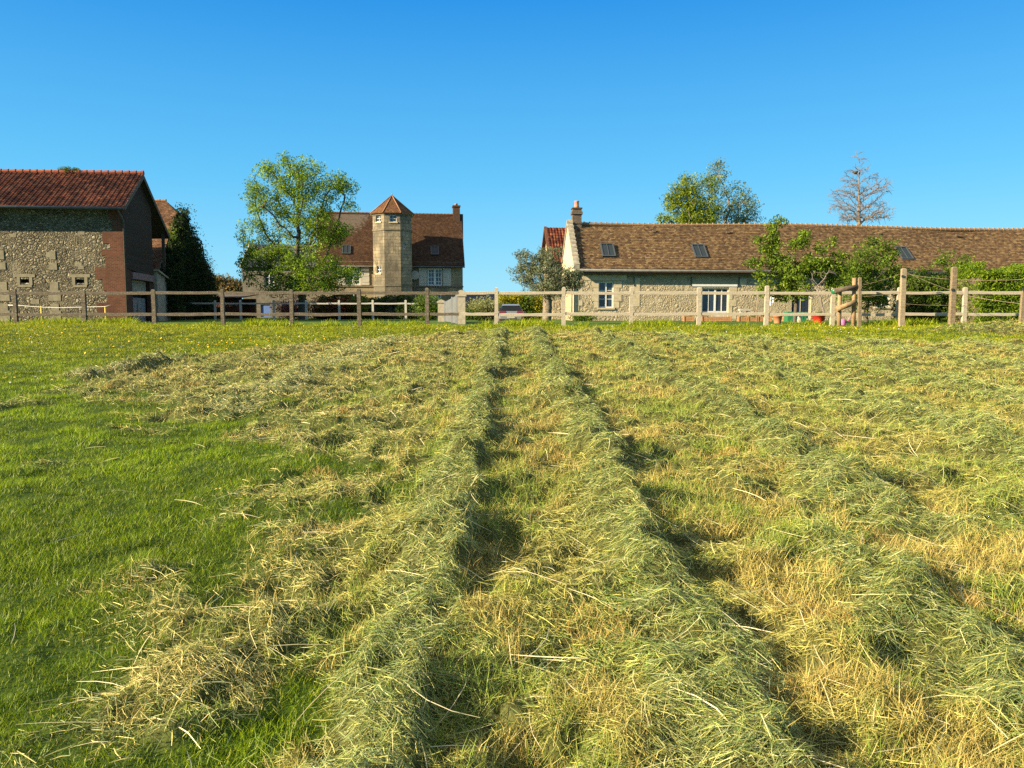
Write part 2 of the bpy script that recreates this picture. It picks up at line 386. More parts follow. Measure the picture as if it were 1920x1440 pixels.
M['wingwall'] = plain('wing_stone', (.15,.135,.10), .9, .3, 3, bump=.5)
M['carglass'] = glass('car_glass', (.006,.007,.009), .18, .22)
M['skyframe'] = plain('skylight_frame', (.05,.06,.065), .5, .1, 5)
M['chimstone'] = ashlar('chimney_stone', (.20,.15,.11), (.14,.105,.08), (.10,.08,.06), .22, .09, [(3,.5,.7,(.10,.085,.065))])
M['stakepale'] = lichen_wood('pale_stake_wood', (.33,.27,.17), (.22,.175,.11), (.40,.34,.23))
M['pillar'] = plain('pillar_stone', (.34,.30,.22), .9, .25, 6, bump=.4)
def mottled_render(name):
    m = Mat(name); c = m.coord()
    col = m.ramp(m.noise(m.mapping(c, (.5, .5, 1.6)), 1.6, 5, .65), [(.35, (.17,.165,.125)), (.55, (.36,.33,.24)), (.75, (.46,.41,.29))])
    return m.pbr(col, .92, m.bump(m.noise(c, 7, 4), .6, .03), 0, .15)
M['cottage2'] = mottled_render('mottled_render')

# ------------------------------------------------------------------ the field: shape and cover
HAY_POLY = np.array([(-1.75,0.5),(-1.8,2.5),(-1.75,4.2),(-1.65,5.2),(-2.0,6.6),(-3.1,8.8),(-5.7,10.2),(-7.5,13.6),(-6.7,17.2),(-5.0,20.3),(-2.2,24.2),(2,25.2),(5.5,23.6),(8,20.8),(12,20),(22,19.5),(26,10),(26,0.5)], float)
def poly_sd(X, Y, P=HAY_POLY):
    """signed distance, positive inside"""
    d = np.full(X.shape, 1e9); ins = np.zeros(X.shape, bool); n = len(P)
    for i in range(n):
        ax, ay = P[i]; bx, by = P[(i+1) % n]; ex, ey = bx-ax, by-ay
        t = np.clip(((X-ax)*ex + (Y-ay)*ey)/(ex*ex+ey*ey), 0, 1)
        d = np.minimum(d, (X-ax-t*ex)**2 + (Y-ay-t*ey)**2)
        cr = ((ay > Y) != (by > Y)) & (X < (bx-ax)*(Y-ay)/((by-ay) if by != ay else 1e-9) + ax)
        ins ^= cr
    d = np.sqrt(d); return np.where(ins, d, -d)
#      centre, height, half width, Y range
ROWS = [(-6.75,.15,.28,11.5,19), (-3.3,.06,.40,9,22), (-.36,.165,.19,-1,24.5), (.74,.16,.20,-1,24.5), (1.85,.10,.24,-1,4.4), (2.55,.135,.25,4.6,24), (4.5,.11,.27,-1,23),
        (6.6,.08,.36,-1,21.5), (8.9,.08,.38,-1,20.5), (11.4,.07,.4,-1,20), (14.2,.07,.4,-1,20)]
def mounds(X, Y):
    m = np.zeros(X.shape); near = np.zeros(X.shape)
    for i, (c, h, w, y0, y1) in enumerate(ROWS):
        cc = c + .22*(vn(Y*.9, Y*0+i*3.1, 5)-.5) + .16*(vn(Y*2.7, Y*0+i*7.7, 6)-.5)
        ww = w*(.75+.75*vn(Y*1.6, Y*0+i*5.3, 7))
        k = sstep(y0-.4, y0+.4, Y)*(1-sstep(y1-.6, y1+.6, Y))
        dx = X-cc; g = np.where(dx > 0, np.exp(-np.abs(dx/(ww*.72))**6), np.exp(-np.abs(dx/(ww*1.15))**2.2))*k
        a = h*.70*(.30+1.35*vn(Y*2.1, Y*0+i*9.1, 8))*(.35+1.3*fbm(X*4.6, Y*4.6, 9, 2))
        m = np.maximum(m, g*a); near = np.maximum(near, g)
    return m, near
def cover(X, Y):
    """how much the ground is covered by cut hay, 0 to 1"""
    sd = poly_sd(X, Y); n = fbm(X*.9, Y*.9, 21, 3); n2 = fbm(X*2.6, Y*2.6, 31, 3)
    edge = sd + (n-.5)*1.6*np.clip(Y/8, .35, 1.0) + (n2-.5)*.7
    c = sstep(-.15, .35, edge)
    left = 1 - sstep(-.86, -.62, X + .20*(n2-.5)*2)                   # the thin, patchy swath on the left of the first row
    patch = sstep(.34, .52, n2*.55 + fbm(X*1.5, Y*1.1, 41, 2)*.45 + .02*np.clip(Y-6, 0, 8))
    c = c*(1 - left*(1-patch)*np.clip(1.15 - .06*np.clip(Y-5, 0, 20), 0, 1))
    c = c*(1 - .22*left*(1-sstep(8, 11, Y)))
    lone = sstep(.66, .74, fbm(X*1.1+3, Y*1.8, 51, 3))*(sd > -2.2)*(Y > 3.0)*(Y < 12)     # loose wisps on the lawn
    pile = np.exp(-(((X-16.2)/3.8)**2 + ((Y-24.0)/1.7)**2))
    return np.clip(np.maximum(np.maximum(c, .55*lone), sstep(.3, .6, pile+.2*(n-.5))), 0, 1), edge
def base_z(X, Y):
    z = -1.0 + .0369*Y
    z = np.where(Y > 26, -1+.0369*26 + .0369*1.6*(1-np.exp(-(Y-26)/1.6)), z)
    z = np.minimum(z, 0.0)*1.0
    z = z + .10*sstep(6, 16, -X)*sstep(10, 26, Y)*(1-sstep(31, 40, Y)) - .1*0
    return z
def height(X, Y, c=None):
    if c is None: c, _ = cover(X, Y)
    m, near = mounds(X, Y)
    amt = 1-sstep(25.5, 28, Y)
    lump = (fbm(X*2.4, Y*2.4, 61, 3)-.5)*.15 + (fbm(X*7, Y*7, 71, 2)-.5)*.075
    z = base_z(X, Y) + (lump*(.5+.75*c) + m*np.clip(c*1.4, 0, 1))*amt
    z += c*amt*.055*(sstep(.36, .60, fbm(X*6.5, Y*6.5, 88, 2))-.5)
    z += c*.07*np.clip(fbm(X*3.1, Y*2.3, 81, 2)-.45, 0, 1)*2*amt
    z += .36*np.exp(-(((X-16.6)/3.4)**2 + ((Y-24.3)/1.5)**2))
    z += .10*np.exp(-((Y-28.1)/1.0)**2)*(.4+.8*vn(X*.7, Y, 91))*0.5
    z += (fbm(X*.35, Y*.35, 95, 2)-.5)*.05*(Y < 60)
    z -= .55*sstep(49.5, 52.5, Y)*(1-sstep(58.6, 59.3, Y))*(1-sstep(1.5, 2.3, np.abs(X+.08)))     # the sunken drive the car stands on
    return z

GREEN = np.array([(.145,.235,.003), (.20,.30,.004), (.28,.36,.007), (.085,.15,.003)])
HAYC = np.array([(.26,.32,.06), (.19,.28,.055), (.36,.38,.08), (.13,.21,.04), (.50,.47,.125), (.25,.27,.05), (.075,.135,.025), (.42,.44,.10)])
GREYG = np.array([(.26,.32,.115), (.20,.27,.095), (.36,.40,.145), (.15,.21,.07), (.54,.53,.23), (.10,.15,.045)])
STRAW = np.array([(.47,.39,.10), (.38,.29,.065), (.55,.47,.15), (.30,.215,.05)])
def pick(P, n, var=.22):
    return P[rng.integers(0, len(P), n)]*(1 + rng.uniform(-var, var, (n, 1)))

# ground sheet (one sheet to the horizon)
ys = [-8.0]
while ys[-1] < 1500:
    y = ys[-1]; ys.append(y + (1.0 if y < 0 else .032 if y < 4 else .008*y if y < 30 else (.6 if y < 34 else .09*y)))
ys = np.array(ys); us = np.concatenate([np.linspace(-2.6, -.78, 60, endpoint=False), np.linspace(-.78, .78, 560), np.linspace(.78, 2.6, 61)[1:]])
Yg = np.repeat(ys[:, None], len(us), 1); Xg = us[None, :]*(np.maximum(Yg, 0)+1.2)
cg, eg = cover(Xg, Yg); Zg = height(Xg, Yg, cg)
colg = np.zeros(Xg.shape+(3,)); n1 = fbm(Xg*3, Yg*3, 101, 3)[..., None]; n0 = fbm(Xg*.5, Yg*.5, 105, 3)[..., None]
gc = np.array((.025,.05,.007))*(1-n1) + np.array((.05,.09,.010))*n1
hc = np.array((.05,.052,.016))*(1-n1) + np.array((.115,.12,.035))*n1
colg = gc*(1-cg[..., None]) + hc*cg[..., None]  # soil colours kept dark to stand in for shade between blades
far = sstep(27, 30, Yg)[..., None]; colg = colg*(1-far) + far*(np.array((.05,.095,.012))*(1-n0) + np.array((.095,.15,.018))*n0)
ny, nx = Xg.shape; idx = np.arange(ny*nx).reshape(ny, nx)
Fg = np.stack([idx[:-1,:-1], idx[:-1,1:], idx[1:,1:], idx[1:,:-1]], -1).reshape(-1, 4)
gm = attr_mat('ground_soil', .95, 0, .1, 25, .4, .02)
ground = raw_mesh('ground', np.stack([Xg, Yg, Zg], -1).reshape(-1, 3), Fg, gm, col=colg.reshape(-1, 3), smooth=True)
tag(ground, 'mown meadow and yard ground running back to the farm buildings', 'ground', kind='structure')

def scatter(dens, y0, y1, wide=.74, pad=.5, ya=3.2, p=1.55):
    """random ground points, denser near the viewer; returns X, Y and the blade widening that goes with fewer blades"""
    yy = np.linspace(y0, y1, 600); d = dens/(1+(yy/ya)**p); wd = 2*(wide*yy+pad); cdf = np.cumsum(d*wd); n = int(cdf[-1]*(yy[1]-yy[0]))
    Y = np.interp(rng.random(n)*cdf[-1], cdf, yy); X = (rng.random(n)*2-1)*(wide*Y+pad)
    # a sparser, broader bladed margin on both sides of the view
    wo_ = 3.6+.10*yy; cdf = np.cumsum(d*.3*2*wo_); k = int(cdf[-1]*(yy[1]-yy[0])); Y2 = np.interp(rng.random(k)*cdf[-1], cdf, yy)
    X2 = (wide*Y2+pad + rng.random(k)*(3.6+.10*Y2))*np.where(rng.random(k) < .5, -1, 1)
    return np.r_[X, X2], np.r_[Y, Y2]
def ribbons(P, D, L, Wd, bend, side, segs=2, taper=True):
    """narrow curved strips: P base, D direction, L length, bend vector, side vector"""
    n = len(P); ts = np.linspace(0, 1, segs+1); V = np.zeros((n, segs+1, 2, 3), np.float32)
    for k, t in enumerate(ts):
        c = P + D*(L*t)[:, None] + bend*(L*t*t)[:, None]
        w = Wd*((1-t**1.6)*.9+.1 if taper else (1 if 0 < k < segs else .6))*.5
        V[:, k, 0] = c - side*w[:, None]; V[:, k, 1] = c + side*w[:, None]
    b = (np.arange(n)*(segs+1)*2)[:, None]; q = []
    for k in range(segs): q.append(b + np.array([2*k, 2*k+1, 2*k+3, 2*k+2]))
    return V.reshape(-1, 3), np.stack(q, 1).reshape(-1, 4)
def nrm(v): return v/np.maximum(np.linalg.norm(v, axis=-1, keepdims=True), 1e-9)
def upright(X, Y, h, w, cols, lean=.35, segs=2):
    n = len(X); Z = height(X, Y); a = rng.uniform(0, 2*np.pi, n); l = rng.uniform(0, lean, n)
    D = nrm(np.stack([np.cos(a)*l, np.sin(a)*l, np.ones(n)], 1)); bend = np.stack([np.cos(a), np.sin(a), -.35*np.ones(n)], 1)*rng.uniform(.1, .55, n)[:, None]
    b = rng.uniform(0, 2*np.pi, n); side = np.stack([np.cos(b), np.sin(b), np.zeros(n)], 1)
    V, Fq = ribbons(np.stack([X, Y, Z-.01], 1), D, h, w, bend, side, segs)
    return V, Fq, np.repeat(cols, (segs+1)*2, 0)
def lying(X, Y, L, w, cols, lift, dirbias=None, segs=2, pitch=.16):
    n = len(X); a = rng.uniform(0, 2*np.pi, n)
    if dirbias is not None: a = np.where(rng.random(n) < .5, dirbias + rng.normal(0, .45, n), a)
    D = np.stack([np.cos(a), np.sin(a), np.zeros(n)], 1)
    Z0 = height(X, Y); X1, Y1 = X+D[:, 0]*L, Y+D[:, 1]*L; Z1 = height(X1, Y1)
    D[:, 2] = np.clip((Z1-Z0)/L, -.7, .7) + rng.normal(0, pitch, n); D = nrm(D)
    bend = np.stack([-D[:, 1]*rng.normal(0, .28, n), D[:, 0]*rng.normal(0, .28, n), -rng.uniform(0, .22, n)], 1)
    s = np.stack([-D[:, 1], D[:, 0], rng.normal(0, .9, n)], 1); side = nrm(s)
    V, Fq = ribbons(np.stack([X, Y, Z0+lift], 1), D, L, w, bend, side, segs, False)
    return V, Fq, np.repeat(cols, (segs+1)*2, 0)
def field_obj(name, parts, mat, label, cat):
    off = 0; VV = []; FF = []; CC = []
    for V, Fq, c in parts: VV.append(V); FF.append(Fq+off); CC.append(c); off += len(V)
    o = raw_mesh(name, np.concatenate(VV), np.concatenate(FF), mat, col=np.concatenate(CC))
    return tag(o, label, cat, kind='stuff')
def lod(X, Y): return (.8 + Y/8.5)*np.where(np.abs(X) > .74*Y+.5, 1.9, 1.0)
# lawn
X, Y = scatter(26000, 1.6, 27.9, ya=2.8, p=1.6); c, _ = cover(X, Y); keep = rng.random(len(X)) < np.clip(1-1.05*c, .05, 1); X, Y, c = X[keep], Y[keep], c[keep]
k = len(X); nz = fbm(X*1.3, Y*1.3, 111, 3); nzf = fbm(X*5, Y*5, 117, 2)
nz4 = fbm(X*3.4, Y*3.4, 119, 2); h = (.018+.032*rng.random(k))*(1+.02*Y)*(.5+1.1*nz4)*(1+.5*sstep(24.5, 27, Y))
col = pick(GREEN, k)*((.65+.7*nz)*(.55+.9*nz4))[:, None]; dry = rng.random(k) < .09; col[dry] = pick(HAYC, dry.sum())
ylw = sstep(9, 22, Y)[:, None]; col = col*(1-ylw*.5) + ylw*.5*col*np.array((1.75, 1.2, 1.0))
P1 = upright(X, Y, h, .0030*lod(X, Y)*rng.uniform(.7, 1.4, k), col, .6)
# tall grass along the fence and single tufts
X2, Y2 = (rng.random(26000)*2-1)*21, 27.6+rng.random(26000)**1.3*2.2; tn = fbm(X2*1.1, Y2*.8, 121, 3)
kp = rng.random(len(X2)) < sstep(.36, .6, tn)*.9+.12; X2, Y2, tn = X2[kp], Y2[kp], tn[kp]
P2 = upright(X2, Y2, (.05+.30*sstep(.42,.72,tn))*rng.uniform(.5, 1.1, len(X2)), .02*rng.uniform(.6, 1.3, len(X2)), pick(GREEN, len(X2))*1.25*np.array((1.3,1.1,1)), .5)
field_obj('grass', [P1, P2], M['blade'], 'short bright green grass of the lawn on the left and along the fence', 'grass')
# stubble: cut stems still standing between the rows
X, Y = scatter(13000, 1.6, 25.5); c, ed = cover(X, Y); mm, near = mounds(X, Y); n = fbm(X*3.0, Y*2.5, 131, 3); n3 = fbm(X*.8, Y*.8, 137, 2)
tan = sstep(.53, .63, n); grn = sstep(.50, .62, fbm(X*1.7+9, Y*1.4, 141, 3))
keep = rng.random(len(X)) < c*(1-.85*sstep(.15, .5, near))*(.16+.75*np.maximum(tan, grn*.7))*np.where(X < -.8, .40, np.where(X > 2.9, .36, 1.0)); X, Y, tan, grn = X[keep], Y[keep], tan[keep], grn[keep]
k = len(X); col = pick(STRAW, k, .3); isg = rng.random(k) < np.clip(.28+.75*grn-.3*tan, 0, 1); col[isg] = pick(np.array([(.16,.25,.02), (.24,.31,.035), (.30,.34,.06)]), isg.sum())
P3 = upright(X, Y, (.035+.07*rng.random(k))*(.7+.6*np.maximum(tan, grn)), .0028*lod(X, Y)*rng.uniform(.6, 1.3, k), col, .38)
tc_ = np.array([(x, y) for x, y in zip(rng.uniform(-6, 14, 420), rng.uniform(2.6, 23, 420))]); cc_, _ = cover(tc_[:, 0], tc_[:, 1]); _, nn_ = mounds(tc_[:, 0], tc_[:, 1])
tc_ = tc_[(cc_ > .6) & (nn_ < .35) & (np.abs(tc_[:, 0]) < .8*tc_[:, 1]+3)]; tc_ = np.concatenate([tc_, [(.02,3.65), (.33,3.35), (.40,3.2), (1.62,4.9), (1.35,3.4), (-1.55,6.3), (-1.3,5.9), (1.05,2.75)]])
tk = rng.uniform(0, 1, len(tc_)); per = np.clip(420/(1+tc_[:, 1]/4), 60, 400).astype(int); ix = np.repeat(np.arange(len(tc_)), per); rr_ = rng.uniform(.06, .15, len(tc_))[ix]
ang = rng.uniform(0, 6.28, len(ix)); rad_ = rr_*np.sqrt(rng.random(len(ix))); X, Y = tc_[ix, 0]+np.cos(ang)*rad_*1.5, tc_[ix, 1]+np.sin(ang)*rad_
TG = np.array([(.30,.38,.03), (.38,.44,.05), (.22,.32,.02)]); colt = np.where((tk[ix] < .35)[:, None], pick(TG, len(ix)), pick(STRAW*np.array((1.05,.92,.9)), len(ix), .3))
P3b = upright(X, Y, rng.uniform(.07, .15, len(ix))*(1-.4*(rad_/rr_)), .0028*lod(X, Y)*rng.uniform(.6, 1.2, len(ix)), colt, .35)
field_obj('stubble', [P3, P3b], M['hay'], 'golden and green cut stubble standing between the hay rows', 'stubble')
# cut hay
X, Y = scatter(56000, 1.5, 25.8, ya=2.4, p=1.72); c, ed = cover(X, Y); mm, near = mounds(X, Y); n = fbm(X*1.6, Y*1.6, 151, 3)
keep = rng.random(len(X)) < np.clip(c, 0, 1)*np.clip(np.where(X > 2.9, .78, np.where(X < -.8, .66, .46))+.7*near+.25*(n > .52), 0, 1); X, Y, c, near, n = X[keep], Y[keep], c[keep], near[keep], n[keep]
cl = sstep(.36, .60, fbm(X*6.5, Y*6.5, 88, 2)); keep = rng.random(len(X)) < .42+.58*cl; X, Y, c, near, n, cl = X[keep], Y[keep], c[keep], near[keep], n[keep], cl[keep]
k = len(X); col = pick(HAYC, k, .4); warm = (sstep(.45, .62, n)*(1-near)*np.where(X < -.9, .35, 1))[:, None]; col = col*(1-.55*warm) + .55*warm*pick(STRAW, k)  # wide pale-to-dark strand tones add painted light and shade contrast
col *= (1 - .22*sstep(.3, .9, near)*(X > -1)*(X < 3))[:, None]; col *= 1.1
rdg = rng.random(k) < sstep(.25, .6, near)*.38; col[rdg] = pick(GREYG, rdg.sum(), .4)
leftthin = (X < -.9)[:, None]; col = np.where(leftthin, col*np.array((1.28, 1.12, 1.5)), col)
L = rng.uniform(.018, .078, k)*(1+.8*(rng.random(k) < .07))*(1+.015*Y)
print('hay strands', k)
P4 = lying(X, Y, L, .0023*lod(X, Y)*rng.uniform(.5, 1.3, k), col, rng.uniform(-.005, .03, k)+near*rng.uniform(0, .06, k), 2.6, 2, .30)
X, Y = scatter(120, 1.6, 24); c, ed = cover(X, Y); keep = rng.random(len(X)) < .06+.9*c; X, Y = X[keep], Y[keep]; k = len(X)
P5 = lying(X, Y, rng.uniform(.12, .32, k), .0029*(1+Y/12)*rng.uniform(.6, 1.2, k), pick(np.array([(.60,.56,.28), (.52,.50,.22), (.66,.58,.34)]), k), rng.uniform(.02, .06, k), None, 3, .12)
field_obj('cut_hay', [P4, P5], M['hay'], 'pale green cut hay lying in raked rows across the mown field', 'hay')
# dandelions and daisies
def flowers(name, X, Y, col, r, label, cat):
    Z = height(X, Y)+.07+.04*rng.random(len(X)); n = len(X); V = np.zeros((n, 6, 3), np.float32); a0 = rng.uniform(0, 6.28, n); tl = rng.normal(0, .35, (n, 2))
    for k in range(6):
        a = a0 + k*math.pi/3; dx, dy = np.cos(a)*r, np.sin(a)*r
        V[:, k] = np.stack([X+dx, Y+dy, Z+dx*tl[:, 0]+dy*tl[:, 1]], 1)
    Fq = np.arange(n*6).reshape(n, 6)
    m = Mat(name+'_petals'); mt = m.pbr(col, .6)
    o = raw_mesh(name, V.reshape(-1, 3), Fq, mt, k=6); return tag(o, label, cat, kind='stuff')
n = 2600; X = -rng.uniform(1, 19, n); Y = rng.uniform(12, 27.5, n); kp = (fbm(X*.5, Y*.6, 161, 3) > .52) & (cover(X, Y)[0] < .2) & (np.abs(X) < .7*Y)
X1, Y1 = X[kp], Y[kp]; X2 = rng.uniform(9, 14, 160); Y2 = rng.normal(26.3, .7, 160)
flowers('yellow_flowers', np.r_[X1, X2], np.r_[Y1, Y2], (.75,.50,.01), .018, 'tiny yellow flowers dotted over the grass near the fence', 'flowers')
n = 2200; X = rng.uniform(-19, 15, n); Y = rng.uniform(10, 27.8, n); kp = (fbm(X*.6+5, Y*.6, 171, 2) > .55) & (cover(X, Y)[0] < .1) & (np.abs(X) < .7*Y)
flowers('daisies', X[kp], Y[kp], (.75,.75,.68), .014, 'small white daisies scattered in the short lawn grass', 'flowers')

# ------------------------------------------------------------------ trees, shrubs and hedges
def colonise(att, trunk, step, infl=6.0, kill=None, iters=160, rise=0.0):
    """branches that grow towards the attraction points; returns nodes and parent indices"""
    kill = kill or step*1.6; N = [np.array(p, float) for p in trunk]; par = [-1] + list(range(len(trunk)-1))
    att = np.array(att, float); best = np.full(len(att), 1e9); bi = np.zeros(len(att), int); start = 0
    for it in range(iters):
        A = np.array(N[start:])
        if len(A):
            d = np.linalg.norm(att[:, None] - A[None], axis=2); m = d.min(1); j = d.argmin(1) + start
            up = m < best; best[up] = m[up]; bi[up] = j[up]
        start = len(N); live = (best > kill) & (best < infl)
        if not live.any(): break
        new = 0
        for k in np.unique(bi[live]):
            v = nrm(att[live & (bi == k)] - N[k]).mean(0) + rng.normal(0, .12, 3) + np.array((0, 0, rise)); v = nrm(v)
            q = N[k] + v*step
            if min(np.linalg.norm(q - N[c]) for c in range(max(0, k-2), min(len(N), k+3)) if c != k or True) < step*.3: continue
            ch = [c for c in range(start-len(N) if False else 0, 0)]
            N.append(q); par.append(int(k)); new += 1
        if not new or len(N) > 6000: break
    return np.array(N), np.array(par)
def branch_mesh(N, par, r0, trunk_r, expo=2.3, sides=5, twigs=None):
    n = len(N); acc = np.zeros(n)
    for i in range(n-1, -1, -1):
        if acc[i] == 0: acc[i] = r0**expo
        if par[i] >= 0: acc[par[i]] += acc[i]
    r = r0*(acc/acc[acc > 0].min())**(math.log(trunk_r/r0)/math.log(max(2.0, acc[0]/acc[acc > 0].min())))
    I = np.array([i for i in range(n) if par[i] >= 0]); Pn = par[I]
    A, B = N[Pn], N[I]; ra, rb = r[Pn], r[I]
    # a child much thinner than its parent starts thin, so forks stay slender
    ra = np.minimum(ra, rb*1.5)
    if twigs is not None and len(twigs[0]): A = np.concatenate([A, twigs[0]]); B = np.concatenate([B, twigs[1]]); ra = np.r_[ra, np.full(len(twigs[0]), r0)]; rb = np.r_[rb, np.full(len(twigs[0]), r0*.5)]
    t = nrm(B-A); up = np.where(np.abs(t[:, 2:3]) > .9, np.array([[1., 0, 0]]), np.array([[0, 0, 1.]])); a = nrm(np.cross(t, up)); b = np.cross(a, t)
    V = np.zeros((len(A), 2, sides, 3))
    for k in range(sides):
        w = a*math.cos(2*math.pi*k/sides) + b*math.sin(2*math.pi*k/sides)
        V[:, 0, k] = A - t*ra[:, None]*.3 + w*ra[:, None]; V[:, 1, k] = B + t*rb[:, None]*.3 + w*rb[:, None]
    base = (np.arange(len(A))*2*sides)[:, None]; F = np.concatenate([base + np.array([k, (k+1) % sides, sides+(k+1) % sides, sides+k]) for k in range(sides)])
    return V.reshape(-1, 3), F, r
def leaves(C, n_per, spread, size, pal, var=.25, clump=.3, up=.4, flat=1.0, squash=.8):
    """n_per small leaf faces round each centre"""
    C = np.repeat(C, n_per, 0); n = len(C); tone = np.repeat(1+rng.uniform(-clump, clump, n//n_per), n_per)
    off = rng.normal(0, 1, (n, 3)); off = off/np.maximum(1, np.linalg.norm(off, axis=1, keepdims=True)/1.6)*spread*np.array((1, 1, squash))
    P = C + off; nn = nrm(rng.normal(0, 1, (n, 3)) + np.array((0, 0, up))); a = nrm(np.cross(nn, rng.normal(0, 1, (n, 3)))); b = np.cross(nn, a)
    s = size*rng.uniform(.55, 1.35, (n, 1)); V = np.stack([P - a*s, P - b*s*.42*flat, P + a*s, P + b*s*.42*flat], 1)
    col = pal[rng.integers(0, len(pal), n)]*(1+rng.uniform(-var, var, (n, 1)))*tone[:, None]
    return V.reshape(-1, 3), np.arange(n*4).reshape(n, 4), np.repeat(col, 4, 0)
def blob_points(blobs, n):
    """random points in a list of ellipsoids (centre, radii)"""
    vol = np.array([b[1][0]*b[1][1]*b[1][2] for b in blobs]); vol = vol**.62; vol = vol/vol.sum(); out = []
    for b, v in zip(blobs, vol):
        k = max(3, int(n*v)); u = nrm(rng.normal(0, 1, (k, 3)))*rng.uniform(0, 1, (k, 1))**.42; out.append(np.array(b[0]) + u*np.array(b[1]))
    return np.concatenate(out)
def pxblob(px, py, rx, ry, D, dep=1.0, dy=0.0):
    s = D/F_PX; c = at(px, py, D+dy); return (tuple(c), (rx*s, max(rx, ry)*s*dep, ry*s))
def tree(name, D, basepx, blobs, natt, label, leafpal=None, nper=30, spread=.35, size=.10, trunk=None, trunk_r=.2, r0=.018, step=.4, bark='bark', group=None, twig=0, cat='tree', up=.4, infl=6, clump=.3, gz=0.0, leafmat='leaf', twiglen=.5, crownname='crown', kill=None, clumps=1.0, rise=0.0):
    x, = (xat(basepx, D, gz),); root = empty(name, (x, D, gz), label, cat, group)
    bl = [pxblob(*b[:4], D, *(b[4:] if len(b) > 4 else ())) for b in blobs]; att = blob_points(bl, natt)
    tr = [(x, D, gz-.1)] + [tuple(at(px, py, D)) for px, py in (trunk or [])]
    T = [np.array(tr[0])]
    for q in tr[1:]:
        q = np.array(q); L = np.linalg.norm(q - T[-1]); k = max(1, int(L/step)); p0 = T[-1]
        for i in range(1, k+1): T.append(p0 + (q-p0)*i/k + rng.normal(0, .012, 3)*(i < k))
    N, par = colonise(att, T, step, infl, kill, rise=rise)
    tips = np.setdiff1d(np.arange(len(N)), par); tw = None
    if twig:
        src = N[len(T):] if len(N) > len(T) else N; A = np.repeat(src, twig, 0); vv = nrm(np.repeat(nrm(src - np.where(par[len(T):][:, None] >= 0, N[par[len(T):]], src)), twig, 0) + rng.normal(0, .75, A.shape))
        A = A + rng.uniform(-.5, .0, (len(A), 1))*vv*.2; B = A + vv*twiglen*rng.uniform(.4, 1, (len(A), 1)); tw = (A, B)
    V, F, r = branch_mesh(N, par, r0, trunk_r, twigs=tw)
    raw_mesh('trunk', V, F, M[bark], root, smooth=True)
    if leafpal is not None:
        C = np.concatenate([att[rng.random(len(att)) < clumps], N[tips]]); 
        V, F, c = leaves(C, nper, spread, size, leafpal, up=up, clump=clump); raw_mesh(crownname, V, F, M[leafmat], root, col=c)
    return root, N, par, r
SPRING = np.array([(.20,.27,.03), (.15,.22,.022), (.26,.31,.04), (.11,.17,.02), (.30,.33,.05)])
MIDG = np.array([(.085,.15,.02), (.12,.19,.025), (.06,.11,.015), (.16,.22,.03)])
DARKG = np.array([(.035,.065,.012), (.05,.09,.015), (.025,.05,.01), (.075,.12,.02)])
OLIVE = np.array([(.14,.16,.09), (.10,.12,.06), (.19,.21,.13), (.07,.09,.045)])
BIRCH = np.array([(.15,.19,.05), (.11,.15,.045), (.19,.22,.07), (.08,.115,.04)])
YELL = np.array([(.36,.34,.02), (.26,.28,.02), (.42,.36,.03), (.17,.21,.02)])

# the large light tree before the manor
tree('tree', 58, 566, [(560,330,62,32,.9),(500,318,20,18,.9),(600,360,56,36,.9),(640,350,24,30,.8),(520,385,58,38,1.0),(480,360,24,20,.9),(585,425,62,45,1.0),(470,430,26,24,.8),(510,470,58,40,1.0),(575,500,80,46,1.1),(480,500,30,36,.9),(640,520,40,22,.9),(540,300,14,14,.8),(655,385,14,16,.8),(560,540,80,14,1.0),(620,440,40,30,.9)],
     640, 'tall light green broadleaf tree with bare forked limbs standing before the manor house', SPRING*np.array((.88,1.1,.7)), 60, .29, .082, [(566,560),(564,530)], .30, .028, .42, infl=11, clump=.4, kill=.6)
# olive tree by the car
tree('olive_tree', 36, 1026, [(1010,510,36,26,.9),(1050,520,38,30,.9),(1030,540,50,20,.9),(990,500,20,22,.8),(1025,485,20,14,.8),(985,527,16,12,.8),(1078,525,16,22,.8),(978,482,8,12,.8),(970,478,5,7,.8),(1003,478,5,12,.8),(1015,474,4,12,.8),(966,507,12,3,.8),(972,522,12,3,.8),(1047,474,4,9,.8),(988,476,4,10,.8),(1032,470,4,8,.8)],
     420, 'round silvery olive tree with a thick pale trunk beside the parked car', OLIVE*1.5, 44, .12, .042, [(1026,585),(1027,562),(1028,545)], .22, .009, .16, bark='olivebark', infl=4, twig=1, twiglen=.3, clump=.25)
# trees behind the cottage
tree('tree', 82, 1300, [(1290,350,28,22,.9),(1262,372,18,18,.9),(1285,385,36,30,.9),(1320,395,30,30,.9),(1245,412,16,10,.8),(1330,345,12,14,.9),(1300,420,50,20,.9)],
     420, 'yellow green birch with drooping tufts rising behind the long cottage roof', SPRING*np.array((.9,.95,.6)), 30, .34, .12, [(1300,500),(1300,440)], .28, .02, .55, bark='barkgrey', infl=9, clump=.4)
tree('tree', 86, 1362, [(1345,325,20,20,.9),(1340,350,26,24,.9),(1375,370,34,28,.9),(1405,385,20,22,.9),(1370,405,50,24,.9),(1400,412,30,20,.9),(1335,400,26,30,.9),(1345,308,8,8,.9)],
     400, 'greyer feathery birch with white limbs, taller of the two behind the cottage roof', BIRCH*1.25, 18, .36, .11, [(1362,500),(1358,430)], .25, .018, .55, bark='barkgrey', infl=9, clump=.35, twig=1)
